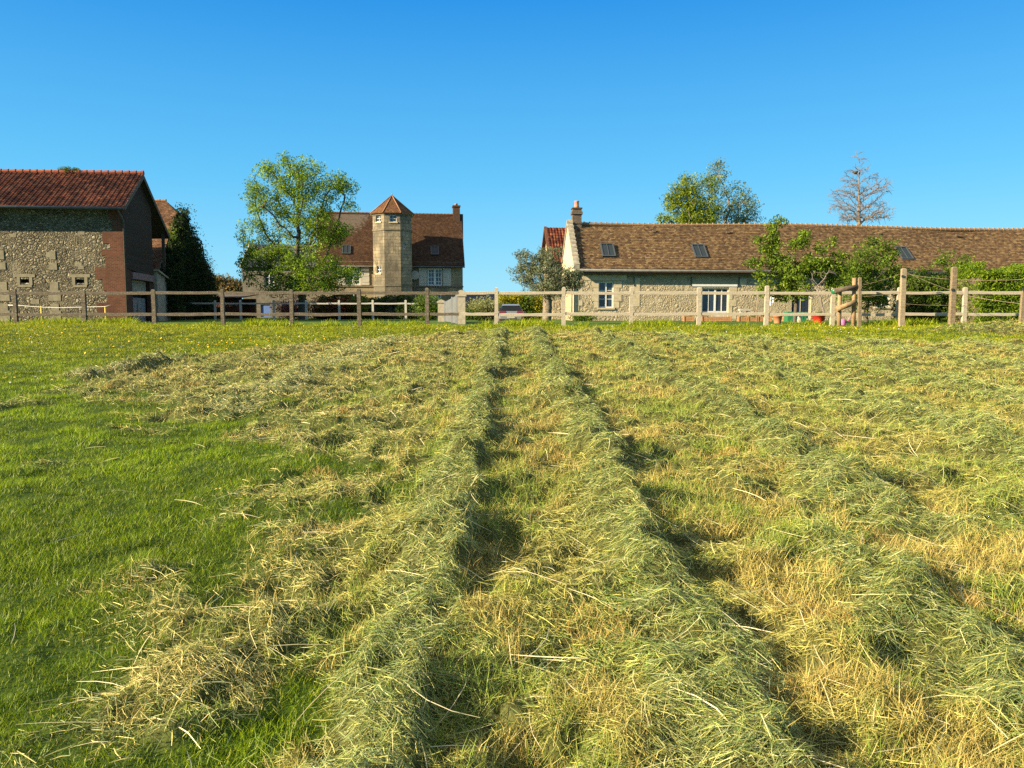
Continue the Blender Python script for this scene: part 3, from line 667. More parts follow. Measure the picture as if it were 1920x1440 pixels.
root, Nn, pp, rr = tree('bare_tree', 88, 1612, [(1612,300,14,16,.9),(1608,335,22,24,.9),(1600,365,38,18,1.0),(1572,372,20,12,.9),(1650,358,28,16,.9),(1630,385,30,18,.9),(1590,395,36,14,.9),(1640,405,36,14,.9),(1610,415,44,8,.9),(1585,340,10,14,.8),(1640,335,10,14,.8)],
     620, 'leafless dead tree with a bird nest rising behind the cottage roof', None, trunk=[(1612,480),(1611,400),(1611,340),(1612,300)], trunk_r=.24, r0=.017, step=.38, bark='deadbark', infl=4.5, twig=4, twiglen=.8, kill=.5, rise=.6)
c = at(1604, 322, 88); m = MB(); m.lathe((c.x, c.y, c.z-.25), [(.08,0),(.22,.10),(.30,.24),(.26,.32),(.14,.27)], 10); tag(m.build('bird_nest', M['wood'], None, (c.x, c.y, c.z-.25)), 'dark round bird nest in the fork of the leafless tree', 'nest')
tree('tree', 90, 425, [(415,535,20,16,1.0),(440,540,18,12,1.0),(402,545,12,10,1.0)], 120, 'low reddish brown tree far off between the ivy gable and manor', np.array([(.24,.17,.07),(.16,.12,.05),(.12,.14,.05),(.28,.2,.1)]), 40, .5, .17, [(425,560)], .15, .02, .5)
# young trees before the cottage
tree('young_tree', 39, 1490, [(1450,425,10,14,.8),(1460,415,12,7,.8),(1452,450,9,16,.8),(1432,450,16,7,.8),(1440,468,16,10,.8),(1455,485,18,14,.9),(1420,496,20,6,.8),(1425,516,16,6,.8),(1435,540,18,14,.8),(1490,510,40,32,1.0),(1525,500,30,24,.9),(1508,445,8,14,.8),(1498,462,14,12,.8),(1540,468,8,14,.8),(1558,500,22,14,.9),(1480,545,44,18,.9),(1563,455,6,10,.8),(1575,480,12,8,.8),(1585,505,14,8,.8),(1560,530,22,16,.9)],
     330, 'leafy young tree with long low arms nearest the cottage door', MIDG*np.array((1.35,1.3,.9)), 34, .17, .08, [(1492,585),(1492,565)], .10, .009, .25, infl=4, clump=.35)
tree('young_tree', 43, 1625, [(1640,485,44,30,.9),(1610,520,44,34,1.0),(1660,530,40,30,.9),(1640,455,14,12,.9),(1672,470,10,18,.8),(1620,560,50,26,.9),(1690,520,22,20,.8)],
     300, 'bushy grey green young tree in the middle of the garden row', MIDG*np.array((1.1,1.1,.9)), 34, .2, .075, [(1625,580)], .11, .01, .25, infl=4, clump=.3)
tree('young_tree', 45, 1775, [(1775,488,10,24,.8),(1806,500,12,26,.8),(1820,520,18,22,.8),(1738,515,12,22,.8),(1780,530,40,22,.9),(1825,545,20,20,.9),(1735,540,14,20,.8)],
     190, 'thin upright young tree with three leafy tufts in front of the hedge', MIDG*np.array((1.1,1.1,.9)), 30, .18, .07, [(1775,575)], .07, .009, .25, infl=4, clump=.3)
# grey leafless bush in the garden
tree('bare_bush', 38, 1545, [(1530,530,30,20,.7),(1550,515,24,20,.7),(1520,545,30,14,.7)], 120, 'leafless pale twiggy bush under the leafy young tree', None, trunk=[(1545,590)], trunk_r=.05, r0=.008, step=.2, bark='barkgrey', infl=4, twig=2, twiglen=.3, cat='bush')

def hedge(name, x0, x1, y0, y1, top, pal, label, cat='hedge', n=9000, size=.09, bump=.22, clump=.3, z0=0.0, mix=None, group=None, mat='leaf', core=DARKG):
    """clipped or loose hedge: leaves in a thick shell round a leafy core; top(x) gives its height"""
    root = empty(name, ((x0+x1)/2, (y0+y1)/2, z0), label, cat, group); nc = n//14
    xs = rng.uniform(x0, x1, nc); face = rng.random(nc); tz = np.array([top(x) for x in xs])
    ys_ = np.where(face < .50, y0, np.where(face < .75, rng.uniform(y0, y1, nc), y1)); zs = np.where((face >= .50) & (face < .75), tz, z0+rng.uniform(0, 1, nc)*(tz-z0))
    e = rng.random(nc) < .12; xs = np.where(e, np.where(rng.random(nc) < .5, x0, x1), xs); ys_ = np.where(e, rng.uniform(y0, y1, nc), ys_)
    lump = (fbm(xs*1.6+zs, zs*1.6+ys_, 211, 3)-.5)*bump*2; cy, cz = (y0+y1)/2, (z0+tz)/2
    ys_ = ys_ + np.sign(ys_-cy)*lump; zs = zs + np.where(zs > cz+.3*(tz-z0), lump, 0)
    C = np.stack([xs, ys_, zs], 1); p = pal
    V, F, c = leaves(C, 14, bump*.75, size, pal, clump=clump)
    if mix is not None:
        cx = V.reshape(-1, 4, 3)[:, 0]; w = mix(cx[:, 0], cx[:, 2]); c = c.reshape(-1, 4, 3); pick2 = rng.random(len(cx)) < w; c[pick2] = pick(YELL if not isinstance(mix, tuple) else mix[1], pick2.sum())[:, None]; c = c.reshape(-1, 3)
    raw_mesh('foliage', V, F, M[mat], root, col=c)
    # woody, leaf covered core
    nx_ = max(4, int((x1-x0)/.5)); m = MB(); k = .62*bump
    for i in range(nx_):
        a, b = x0+(x1-x0)*i/nx_, x0+(x1-x0)*(i+1)/nx_; ta, tb = top(a)-k, top(b)-k
        a2, b2 = max(a, x0+k), min(b, x1-k)
        m.hexa([(a2,y0+k,z0-.05),(b2,y0+k,z0-.05),(b2,y1-k,z0-.05),(a2,y1-k,z0-.05),(a2,y0+k,ta),(b2,y0+k,tb),(b2,y1-k,tb),(a2,y1-k,ta)])
    m.build('stem', M['wood'], root); return root
def bush(name, px, py, rx, ry, D, pal, label, n=60, nper=26, size=.07, spread=.16, group=None, cat='bush', mat='leaf'):
    """loose shrub: leaves in a lumpy ellipsoid standing on short stems"""
    s = D/F_PX; c = at(px, py, D); c.z = max(c.z, .1); root = empty(name, (c.x, D, 0), label, cat, group)
    P = blob_points([((c.x, D, c.z), (rx*s, rx*s, ry*s)), ((c.x, D, c.z*.5), (rx*s*.8, rx*s*.8, c.z*.5))], n); P[:, 2] = np.maximum(P[:, 2], .08)
    V, F, col = leaves(P, nper, spread, size, pal, clump=.3); raw_mesh('foliage', V, F, M[mat], root, col=col)
    m = MB()
    for q in P[::6]: m.tube([(c.x+(q[0]-c.x)*.15, D+(q[1]-D)*.15, -.03), (c.x+(q[0]-c.x)*.5, D+(q[1]-D)*.5, q[2]*.55), tuple(q)], [.025, .015, .006], 4)
    m.build('stem', M['wood'], root); return root

# hedges
def X(px, D): return xat(px, D)
hedge('hedge', X(600,61), X(765,61), 61, 62.6, lambda x: 1.62+.12*math.sin(x*1.3), DARKG*1.1, 'low dark clipped hedge between the red bush and the gate', n=9000, bump=.2)
bush('bush', 545, 575, 30, 15, 60.2, np.array([(.42,.13,.17),(.5,.2,.24),(.12,.14,.03),(.34,.1,.12)]), 'flowering pink bush behind the pale rail fence', n=110, nper=34, size=.08, spread=.3)
bush('bush', 600, 580, 26, 18, 60.6, np.array([(.22,.10,.05),(.10,.12,.03),(.3,.12,.07)]), 'mixed dark red and green bush at the left end of the low hedge', n=90, nper=34, size=.08, spread=.3)
bush('bush', 645, 572, 24, 16, 60.0, np.array([(.34,.07,.04),(.25,.06,.03),(.14,.12,.02)]), 'deep red leaved bush in front of the low dark hedge', n=90, nper=34, size=.08, spread=.28)
bush('bush', 672, 570, 16, 18, 59.6, SPRING*.8, 'yellow green bush just right of the deep red one', n=60, nper=34, size=.08, spread=.28)
bush('bush', 803, 573, 22, 20, 56, MIDG*1.2, 'round bright green bush left of the open gate', n=120, nper=40, size=.08, spread=.3)
bush('bush', 768, 582, 22, 12, 58, DARKG, 'small dark round bush between the low hedge and bright green bush', n=70, nper=36, size=.08, spread=.28)
hedge('hedge', X(938,59.5), X(1060,59.5), 59.5, 61.3, lambda x: 1.62+.10*math.sin(x*2.1), MIDG*1.1, 'tall green hedge with yellow young growth behind the parked car', n=12000, bump=.24,
      mix=lambda x, z: np.clip(.9*(z > 1.25)*(x < 0.8)+.8*(np.abs(x-X(1020,59.5)) < .75)+.05, 0, 1))
bush('bush', 905, 580, 32, 20, 57.5, np.array([(.28,.30,.12),(.20,.23,.08),(.34,.35,.16)]), 'pale variegated shrub left of the parked car', n=150, nper=40, size=.08, spread=.3)
bush('bush', 885, 594, 16, 12, 55, MIDG*.7, 'small dark shrub at the foot of the stone gate pillar', n=50, nper=30, size=.07, spread=.25)
bush('bush', 1092, 596, 22, 9, 47, MIDG, 'low leafy plants at the left corner of the cottage', n=60, nper=26, size=.06, spread=.18)
hz = lambda x: 2.36 + .45*sstep(22.8, 26.5, x) + .05*math.sin(x*1.7)
hedge('hedge', X(1838,39), X(2080,39), 39, 41.5, hz, MIDG*np.array((1.4,1.38,.6)), 'big bright green hedge at the right end of the cottage', n=64000, size=.06, bump=.17, clump=.3)
hedge('hedge', X(1712,41.8), X(1850,41.8), 41.8, 43.6, lambda x: 1.9+.35*math.sin(x*.9+1), MIDG*.85, 'loose hedge left of the big bright one, leaves darkened as its shaded face', n=24000, size=.07, bump=.22, clump=.35)  # leaf colour lowered here to paint in the shaded left face

# ------------------------------------------------------------------ building helpers
def window(fr, root, u0, u1, z0, z1, v, cols=2, rows=3, fw=.07, mw=.03, name='window', mat='white', sill=None, leaf2=True, glassmat='glass'):
    """casement window: frame and glazing bars, one pane, optional sill"""
    m = MB(); d = .06
    for a, b, c, e in ((u0, u0+fw, z0, z1), (u1-fw, u1, z0, z1), (u0+fw, u1-fw, z0, z0+fw), (u0+fw, u1-fw, z1-fw, z1)): fr.box(m, a, b, v, v+d, c, e)
    if leaf2: um = (u0+u1)/2; fr.box(m, um-fw*.75, um+fw*.75, v-.006, v+d, z0+fw, z1-fw)
    for i in range(1, cols):
        u = u0+(u1-u0)*i/cols
        if leaf2 and abs(u-(u0+u1)/2) < .01: continue
        fr.box(m, u-mw/2, u+mw/2, v+.012, v+d-.01, z0+fw, z1-fw)
    for j in range(1, rows):
        z = z0+(z1-z0)*j/rows; fr.box(m, u0+fw, u1-fw, v+.015, v+d-.013, z-mw/2, z+mw/2)
    w = m.build(name, M[mat], root)
    m = MB(); fr.box(m, u0+fw*.5, u1-fw*.5, v+.035, v+.043, z0+fw*.5, z1-fw*.5); m.build('pane', M[glassmat], w)
    if sill:
        m = MB(); fr.box(m, u0-.08, u1+.08, -.07, v+.02, z0-.11, z0-.003); m.build('sill', M[sill], w)
    return w
def back_walls(m, fr, L, Wd, z0, hf, hb, ridge_v=None, ridge_z=None, left=True, right=True):
    """the gable ends (pentagons) and the rear wall"""
    for u, on in ((0, left), (L, right)):
        if not on: continue
        P = [fr.p(u,0,z0), fr.p(u,Wd,z0), fr.p(u,Wd,hb)]
        if ridge_v is not None: P.append(fr.p(u,ridge_v,ridge_z))
        P.append(fr.p(u,0,hf)); m.face(P[::-1] if u == 0 else P)
    m.face([fr.p(L,Wd,z0), fr.p(0,Wd,z0), fr.p(0,Wd,hb), fr.p(L,Wd,hb)])
def ridge_caps(m, a, b, n, r=.11, col=None):
    a, b = Vector(a), Vector(b)
    for i in range(n):
        p, q = a.lerp(b, i/n), a.lerp(b, (i+.97)/n); dz = .015
        m.tube([p + Vector((0,0,dz)), q + Vector((0,0,-dz*.2))], [r*1.12, r*.92], 8, True, col, False)
def slab(m, a, b, c, d, th):
    a, b, c, d = map(Vector, (a, b, c, d)); n = (b-a).cross(d-a).normalized(); m.prism([a, b, c, d], -n*th)
def skylight(fr, root, u0, u1, s0, s1, slope, frame=.07):
    """roof window in the slope; slope(u, t) -> point, t = height fraction"""
    a, b, c, d = slope(u0,s0), slope(u1,s0), slope(u1,s1), slope(u0,s1); n = (b-a).cross(d-a).normalized()
    if n.z < 0: n = -n
    U = (b-a).normalized(); T = (d-a).normalized(); m = MB(); L, H = (b-a).length, (d-a).length
    def P(x, y, h): return a + U*x + T*y + n*h
    for x0, x1, y0, y1 in ((0,frame,0,H),(L-frame,L,0,H),(frame,L-frame,0,frame),(frame,L-frame,H-frame,H),(L/2-.015,L/2+.015,frame,H-frame)):
        m.hexa([P(x0,y0,0),P(x1,y0,0),P(x1,y1,0),P(x0,y1,0),P(x0,y0,.13),P(x1,y0,.13),P(x1,y1,.13),P(x0,y1,.13)])
    w = m.build('skylight', M['skyframe'], root)
    m = MB(); m.hexa([P(frame*.6,frame*.6,.05),P(L-frame*.6,frame*.6,.05),P(L-frame*.6,H-frame*.6,.05),P(frame*.6,H-frame*.6,.05),P(frame*.6,frame*.6,.085),P(L-frame*.6,frame*.6,.085),P(L-frame*.6,H-frame*.6,.085),P(frame*.6,H-frame*.6,.085)]); m.build('pane', M['skyglass'], w)
    return w
def tilecol(pal, var=.25, patch=.25, seed=0, sx=.12, sy=.3):
    pal = [np.array(p) for p in pal]
    def f(i, j):
        k = 1+random.uniform(-var, var); pn = float(vn(np.array([i*sx]), np.array([j*sy]), seed)[0]); k *= 1-patch+2*patch*pn
        c = random.choice(pal)*k; return tuple(float(min(1, x)) for x in c)
    return f

# ------------------------------------------------------------------ barn on the left
O = at(238, 590, 42); B = Fr((O.x, 42, 0), 0); th = R(5)
B.U = Vector((math.cos(th), math.sin(th), 0)); B.V = Vector((-.2, 1, 0)).normalized()
L = 17.0; hz_ = 6.33; RV, RZ = 3.45, 8.28; BV = 6.0; slope_b = (RZ-5.35)/(9.6-RV); HB = RZ-slope_b*(BV-RV)
barn = empty('barn', tuple(B.p(-L/2, 3, 0)), 'big rubble stone barn with red tiled roof and dark boarded gable', 'barn')
vents = [(B.u_at(px-8), B.u_at(px+9), zat(531, 42), zat(524, 42)) for px in (49, 152)]
qn = 1.55; m = MB(); front_wall(m, B, -L, 0, -.2, hz_-.05, vents, th=.3)
m.face([B.p(-L,BV,-.2), B.p(-L,0,-.2), B.p(-L,0,hz_), B.p(-L,RV,RZ-.1), B.p(-L,BV,HB-.1)]); m.face([B.p(0,BV,-.2), B.p(-L,BV,-.2), B.p(-L,BV,HB-.1), B.p(0,BV,HB-.1)])
wl = m.build('wall', M['barnstone'], barn)
m = MB()      # dressed stone blocks: pilaster strips, vent surrounds
for px in (8, 104):
    u = B.u_at(px)
    for k, (w, h) in enumerate([(.55,.62),(.38,.45),(.62,.6),(.42,.5),(.6,.55),(.40,.42),(.3,.5)]):
        z = .05 + k*.54
        if k == 4: continue
        m = MB(); B.box(m, u-w/2, u+w/2, -.018-.002*k, .05, z, z+h-.05); m.build('stone_block', M['barnblock'], barn)
for a, b, c, d in vents:
    m = MB(); B.box(m, a-.02, b+.02, .28, .3, c-.02, d+.02); vt = m.build('vent', M['black'], barn)
    for q in ((a-.16, a-.004, -.022, .05, c-.1, d+.1), (b+.004, b+.16, -.022, .05, c-.1, d+.1), (a-.3, b+.3, -.026, .05, d+.102, d+.27), (a-.12, b+.12, -.024, .05, c-.22, c-.102)): m = MB(); B.box(m, *q); m.build('surround_stone', M['barnblock'], vt)
for i in range(8): u = -1.7-random.uniform(0, 9); z = random.uniform(.2, 5.3); s = random.uniform(.14, .24); m = MB(); B.box(m, u-s, u+s, -.012-.0005*i, .05, z, z+s*1.2); m.build('stone_block', M['barnblock'], barn)
m = MB(); z = -.2; k = 0     # toothed brick corner
while z < hz_-.1:
    w = [.80,.80,1.16,1.16,.62,.62][k % 6] + (.35 if z < 3.6 else -.1); h = min(.31, hz_-.08-z); B.box(m, -w, .012, -.03, .32, z, z+h); z += .31; k += 1
m.build('quoin', M['brick'], barn)
m = MB(); m.face([B.p(0,0,-.2), B.p(0,.5,-.2), B.p(0,.5,3.0), B.p(0,0,3.0)]); 
m.build('gable_base', M['brickdark'], barn)
# gable: boards above, brick piers and the wide doorway below
zb = 3.15; g = .0
m = MB(); P = [B.p(-.05,.10,zb-.25), B.p(-.05,BV,zb-.6), B.p(-.05,BV,HB-.12), B.p(-.05,RV,RZ-.12), B.p(-.05,.10,hz_+.05)]; m.prism(P, B.U*.07); m.build('gable_cladding', M['boards'], barn)
for q in ((.5, 1.35, -.2, 3.0), (5.15, 5.95, -.2, 2.5)): m = MB(); B.box(m, -.22, -.02, *q); m.build('brick_pier', M['brickdark'], barn)
m = MB(); B.box(m, -.18, .09, 1.2, 5.9, 2.35, 2.72); m.build('lintel', M['rust'], barn)
m = MB(); B.box(m, -.30, -.24, 1.36, 5.14, 1.72, 2.34); m.build('transom_panel', M['stonegrey'], barn)
m = MB(); B.box(m, -2.5, -.5, 1.36, 5.14, -.1, 2.3); m.build('doorway', M['black'], barn)
dr = MB(); B.box(dr, -.36, -.30, 1.4, 5.1, -.05, 1.35); 
for v in np.arange(1.5, 5.1, .3): B.box(dr, -.30, -.275, v, v+.05, -.04, 1.34)
dr = dr.build('door', M['zincsheet'], barn)
m = MB(); B.box(m, -.268, -.24, 3.15, 3.2, .4, 1.0); m.build('handle', M['darkmetal'], dr)
# roof
RED = tilecol([(.085,.026,.015),(.062,.021,.013),(.125,.042,.022),(.040,.016,.012),(.08,.034,.021)], .3, .32, 3)
sg = lambda s, t: -.05*math.sin(math.pi*min(1, max(0, s)))*1.2 - .03*math.sin(s*9)*t
ov = .80; ez = hz_-ov*(RZ-hz_)/RV; m = MB(); tiles(m, B.p(-L-.2,-ov,ez+.06), B.p(.30,-ov,ez+.06), B.p(.30,RV,RZ+.05), B.p(-L-.2,RV,RZ+.05), 66, 15, RED, .035, .012, .045, False, sg)
rf = m.build('roof', M['tile'], barn)
m = MB(); slab(m, B.p(-L-.15,-ov+.02,ez+.0), B.p(.27,-ov+.02,ez+.0), B.p(.27,RV,RZ-.02), B.p(-L-.15,RV,RZ-.02), .10); slab(m, B.p(.27,9.6,5.35), B.p(-L-.15,9.6,5.35), B.p(-L-.15,RV+.01,RZ-.0), B.p(.27,RV+.01,RZ-.0), .12); m.build('roof_deck', M['wood'], rf)
m = MB(); ridge_caps(m, B.p(.32,RV,RZ+.08), B.p(-L-.2,RV,RZ+.04), 46, .12, (.26,.085,.05)); m.build('ridge', M['tile'], rf)
m = MB(); slab(m, B.p(.31,9.62,5.38), B.p(.27,9.62,5.38), B.p(.27,RV,RZ+.03), B.p(.31,RV,RZ+.03), .22); slab(m, B.p(.275,-ov,ez+.07), B.p(.325,-ov,ez+.07), B.p(.325,RV,RZ+.03), B.p(.275,RV,RZ+.03), .2); m.build('verge_board', M['wood'], rf)
m = MB(); m.tube([B.p(-L-.2,-ov-.07,ez+.0), B.p(.3,-ov-.07,ez-.02)], .075, 8); gu = m.build('gutter', M['gutter'], barn)
m = MB(); m.tube([B.p(.02,-ov-.05,ez-.1), B.p(.06,-.12,ez-.55), B.p(.06,-.10,.0)], .045, 8); m.build('downpipe', M['gutter'], barn)
# open posts under the rear overhang
m = MB(); B.box(m, -.12, .06, 9.0, 9.16, -.1, 5.5); m.build('post', M['wood'], barn)
c = B.p(-3.7, RV, RZ+.1); C = blob_points([((c.x, c.y, c.z+.1), (.62,.3,.13))], 50); V, F, cc = leaves(C, 24, .08, .035, MIDG*.8)
r_ = empty('ridge_plant', tuple(c), 'small tuft of plants growing on the ridge of the red barn roof', 'plant'); raw_mesh('foliage', V, F, M['leaf'], r_, col=cc)

# low lean-to beside the barn
A = Fr((at(297,590,48).x, 48, 0), 5, (-.2, 1, 0)); an = empty('lean_to', tuple(A.p(-1, 2, 0)), 'small grey stone lean-to squeezed between the barn and the ivy', 'shed')
m = MB(); P = [(0,-.1),(3.5,-.1),(3.5,2.55),(0,3.05)]
m.face([A.p(0,v,z) for v, z in P]); m.face([A.p(-2.5,0,-.1), A.p(0,0,-.1), A.p(0,0,3.05), A.p(-2.5,0,3.05)]); m.face([A.p(0,3.5,-.1), A.p(-2.5,3.5,-.1), A.p(-2.5,3.5,2.55), A.p(0,3.5,2.55)]); m.face([A.p(-2.5,3.5,-.1), A.p(-2.5,0,-.1), A.p(-2.5,0,3.05), A.p(-2.5,3.5,2.55)])
m.build('wall', M['stonegrey'], an); m = MB(); slab(m, A.p(-2.6,-.1,3.10), A.p(.15,-.1,3.10), A.p(.15,3.6,2.58), A.p(-2.6,3.6,2.58), .1); m.build('roof', M['tile'] if 0 else M['stonegrey'], an)

# ivy clad house behind the barn
I = Fr((at(296,590,50).x, 50, 0), 5, (-.2, 1, 0)); ih = empty('house', tuple(I.p(-4, 7, 0)), 'steep orange tiled house with an ivy smothered gable behind the barn', 'house')
hf, rz, hb, rv, bv, L2 = 3.35, 8.35, 3.35, 7.0, 14.0, 9.0
m = MB(); front_wall(m, I, -L2, 0, -.2, hf, [(-4, -3, .8, 2.1)]); m.face([I.p(-L2,bv,-.2), I.p(-L2,0,-.2), I.p(-L2,0,hf), I.p(-L2,rv,rz-.1), I.p(-L2,bv,hb)]); m.face([I.p(0,0,-.2), I.p(0,bv,-.2), I.p(0,bv,hb), I.p(0,rv+1.2,rz-.9), I.p(0,rv-1.2,rz-.9), I.p(0,0,hf)]); m.face([I.p(0,bv,-.2), I.p(-L2,bv,-.2), I.p(-L2,bv,hb), I.p(0,bv,hb)]); m.build('wall', M['stonegrey'], ih)
window(I, ih, -4, -3, .8, 2.1, .15)
ORG = tilecol([(.145,.08,.043),(.12,.064,.034),(.17,.096,.05),(.10,.054,.03)], .22, .2, 9)
m = MB(); hip = 1.35; sl = (rz-hf)/rv
def isl(u, v): return I.p(u, v, hf + sl*v)
e0, e1 = I.p(-L2-.2,-.4,hf-.4*sl), I.p(.2,-.4,hf-.4*sl); vh = rv-hip
tiles(m, e0, e1, I.p(.2,vh,hf+sl*vh), I.p(-L2-.2,vh,hf+sl*vh), 50, 38, ORG, .02, .008)
tiles(m, I.p(-L2-.2,vh,hf+sl*vh), I.p(.2,vh,hf+sl*vh), I.p(-.75,rv,rz), I.p(-L2-.2,rv,rz), 50, 9, ORG, .02, .008)
tiles(m, I.p(.25,vh,hf+sl*vh), I.p(.25,rv+hip,hf+sl*vh), I.p(-.75,rv,rz), I.p(-.76,rv-.01,rz), 16, 8, ORG, .02, .005)
m.face([I.p(.2,bv+.4,hb-.4*sl), I.p(-L2-.2,bv+.4,hb-.4*sl), I.p(-L2-.2,rv,rz), I.p(-.75,rv,rz), I.p(.2,rv+hip,hf+sl*vh)], (.25,.12,.06))
irf = m.build('roof', M['tile'], ih); m = MB(); ridge_caps(m, I.p(-.75,rv,rz+.05), I.p(-L2,rv,rz+.05), 20, .1, (.30,.16,.09)); m.build('ridge', M['tile'], irf)
# ivy
ivy = empty('ivy', tuple(I.p(.4, 7, 0)), 'dense dark ivy hanging over the whole gable behind the barn', 'ivy')
nC = 2600; vv = rng.uniform(0.2, 15.8, nC); top_ = np.where(vv < 6, 2.6+vv*.86, 7.75-(vv-6)*.42)+(fbm(vv*.9, vv*0+2, 303, 2)-.5)*1.5 ; zz = rng.uniform(0, 1, nC)**.8*top_
uu = .25 + rng.uniform(0, 1.0, nC)*(.35+.5*np.sin(np.clip(zz/np.maximum(top_, 1), 0, 1)*math.pi))*(.5+fbm(vv*.6, zz*.6, 301, 2))
C = np.array([list(I.p(u, v, z)) for u, v, z in zip(uu, vv, zz)]); V1, F1, c1 = leaves(C, 14, .28, .10, np.array([(.02,.035,.012),(.03,.05,.015),(.015,.028,.01),(.045,.075,.02)]), clump=.4)
ns = 90; vs = rng.uniform(1.0, 15.5, ns); tp = np.where(vs < 6, 2.7+vs*.86, 7.7-(vs-6)*.42); Cs = np.array([list(I.p(.3+rng.uniform(0,.7), v, z*rng.uniform(.7, 1.03))) for v, z in zip(vs, tp)]); V2, F2, c2 = leaves(Cs, 16, .38, .07, np.array([(.04,.06,.02),(.06,.08,.02)]))
raw_mesh('leaves', np.concatenate([V1, V2]), np.concatenate([F1, F2+len(V1)]), M['leaf'], ivy, col=np.concatenate([c1, c2]))
m = MB(); P = [I.p(.03,.3,-.1), I.p(.03,14.6,-.1), I.p(.03,14.6,4.2), I.p(.03,9,7.0), I.p(.03,7,7.6), I.p(.03,.3,2.6)]; m.prism(P, I.U*.3); m.build('stem', M['wood'], ivy)
# the bright tuft of ivy near the top left
C = np.array([list(I.p(.45, 3.2+rng.normal(0,.5), 5.3+rng.normal(0,.45))) for _ in range(30)]); V, F, cc = leaves(C, 14, .2, .08, MIDG); raw_mesh('leaves', V, F, M['leaf'], ivy, col=cc)

# low sheds far back
D = 66; s1 = Fr((X(322,D), D, 0), 0); sh = empty('shed', tuple(s1.p(3, 2, 0)), 'low open fronted brick shed far back right of the ivy', 'shed'); L3 = X(452,D)-X(322,D); u3 = X(386,D)-X(322,D)
m = MB(); s1.box(m, u3, L3, 0, .3, -.1, 1.75); m.build('brick_panel', M['brick'], sh)
m = MB(); s1.box(m, 0, L3, 3.7, 4, -.1, 1.7); s1.box(m, 0, .3, .02, 3.7, -.1, 1.75); m.build('wall', M['brick'], sh)
m = MB(); slab(m, s1.p(-.2,-.4,1.80), s1.p(L3+.2,-.4,1.80), s1.p(L3+.2,4.1,2.15), s1.p(-.2,4.1,2.15), .1); m.build('roof', M['wood'], sh)
for uu_ in (1.0, u3-.1): m = MB(); s1.box(m, uu_-.07, uu_+.07, -.1, .04, -.1, 1.74); m.build('post', M['stonegrey'], sh)
D = 78; s2 = Fr((X(868,D), D, 0), 0); sh = empty('outbuilding', tuple(s2.p(5, 2, 0)), 'long low outbuilding with a dark slate roof between manor and cottage', 'outbuilding'); L4 = X(1090,D)-X(868,D)
m = MB(); front_wall(m, s2, 0, L4, -.1, 1.35, [(1.0, 1.7, .55, 1.2)], th=.2); m.face([s2.p(0,5,-.1), s2.p(0,0,-.1), s2.p(0,0,1.3), s2.p(0,2.5,2.3), s2.p(0,5,1.3)]); m.face([s2.p(L4,0,-.1), s2.p(L4,5,-.1), s2.p(L4,5,1.3), s2.p(L4,2.5,2.3), s2.p(L4,0,1.3)]); m.build('wall', M['stonegrey'], sh)
window(s2, sh, 1.0, 1.7, .55, 1.2, .08, rows=2)
SL = tilecol([(.045,.05,.062),(.06,.065,.078),(.035,.04,.05)], .2, .2, 5)
m = MB(); tiles(m, s2.p(-.2,-.3,1.25), s2.p(L4+.2,-.3,1.25), s2.p(L4+.2,2.5,2.45), s2.p(-.2,2.5,2.45), 44, 12, SL, .012, .004); m.face([s2.p(L4+.2,5.3,1.25), s2.p(-.2,5.3,1.25), s2.p(-.2,2.5,2.44), s2.p(L4+.2,2.5,2.44)], (.05,.055,.065)); m.build('roof', M['slate'], sh)

# ------------------------------------------------------------------ manor house with the octagonal stair tower
mo = at(868, 600, 74.3); H = Fr((mo.x, 74.3, 0), 8); H.O = Vector((xat(868, 74.3), 74.3, 0))
manor = empty('manor_house', tuple(H.p(-7, 4, 0)), 'stone manor house with steep brown roof and octagonal stair tower', 'house')
uL = H.u_at(598); zE = H.z_at(0, 491); RVm = 3.6; zR = H.z_at(0, 404, RVm); Dm = 7.2; zS = H.z_at(0, 537)
w1 = (H.u_at(802), H.u_at(830), H.z_at(-3, 536), H.z_at(-3, 503)); w2 = (H.u_at(650), H.u_at(677), H.z_at(-10, 534), H.z_at(-10, 501))
w3 = (w1[0]+.1, w1[1]-.1, .7, 2.3); w4 = (w2[0], w2[1], .3, 2.35)
m = MB(); front_wall(m, H, uL, 0, -.2, zE, [w1, w2, w3, w4], th=.3)
m.face([H.p(0,0,-.2), H.p(0,Dm,-.2), H.p(0,Dm,zE), H.p(0,RVm,zR-.1), H.p(0,0,zE)]); m.face([H.p(uL,Dm,-.2), H.p(uL,0,-.2), H.p(uL,0,zE), H.p(uL,RVm,zR-.1), H.p(uL,Dm,zE)]); m.face([H.p(0,Dm,-.2), H.p(uL,Dm,-.2), H.p(uL,Dm,zE), H.p(0,Dm,zE)])
m.build('wall', M['manor'], manor)
for w in (w1, w2): window(H, manor, *w, .12, 4, 4, .13, .05, sill='stonecut')
window(H, manor, *w3, .12, 4, 3, .13, .05, sill='stonecut'); window(H, manor, *w4, .12, 4, 4, .08, .035, 'french_door')
for w in (w1, w2):            # open shutters folded against the wall
    for a, b in ((w[0]-.78, w[0]-.06), (w[1]+.06, w[1]+.80)):
        m = MB(); H.box(m, a, b, -.07, -.02, w[2]-.02, w[3]); 
        for z in (w[2]+.25, (w[2]+w[3])/2, w[3]-.3): H.box(m, a+.04, b-.04, -.09, -.07, z, z+.09)
        m.build('shutter', M['gaswhite'], manor)
m = MB(); H.box(m, uL-.05, .05, -.07, .02, zS-.10, zS+.05); H.box(m, uL-.05, .05, -.10, .02, zE-.22, zE-.02); m.build('string_course', M['stonedark'], manor)
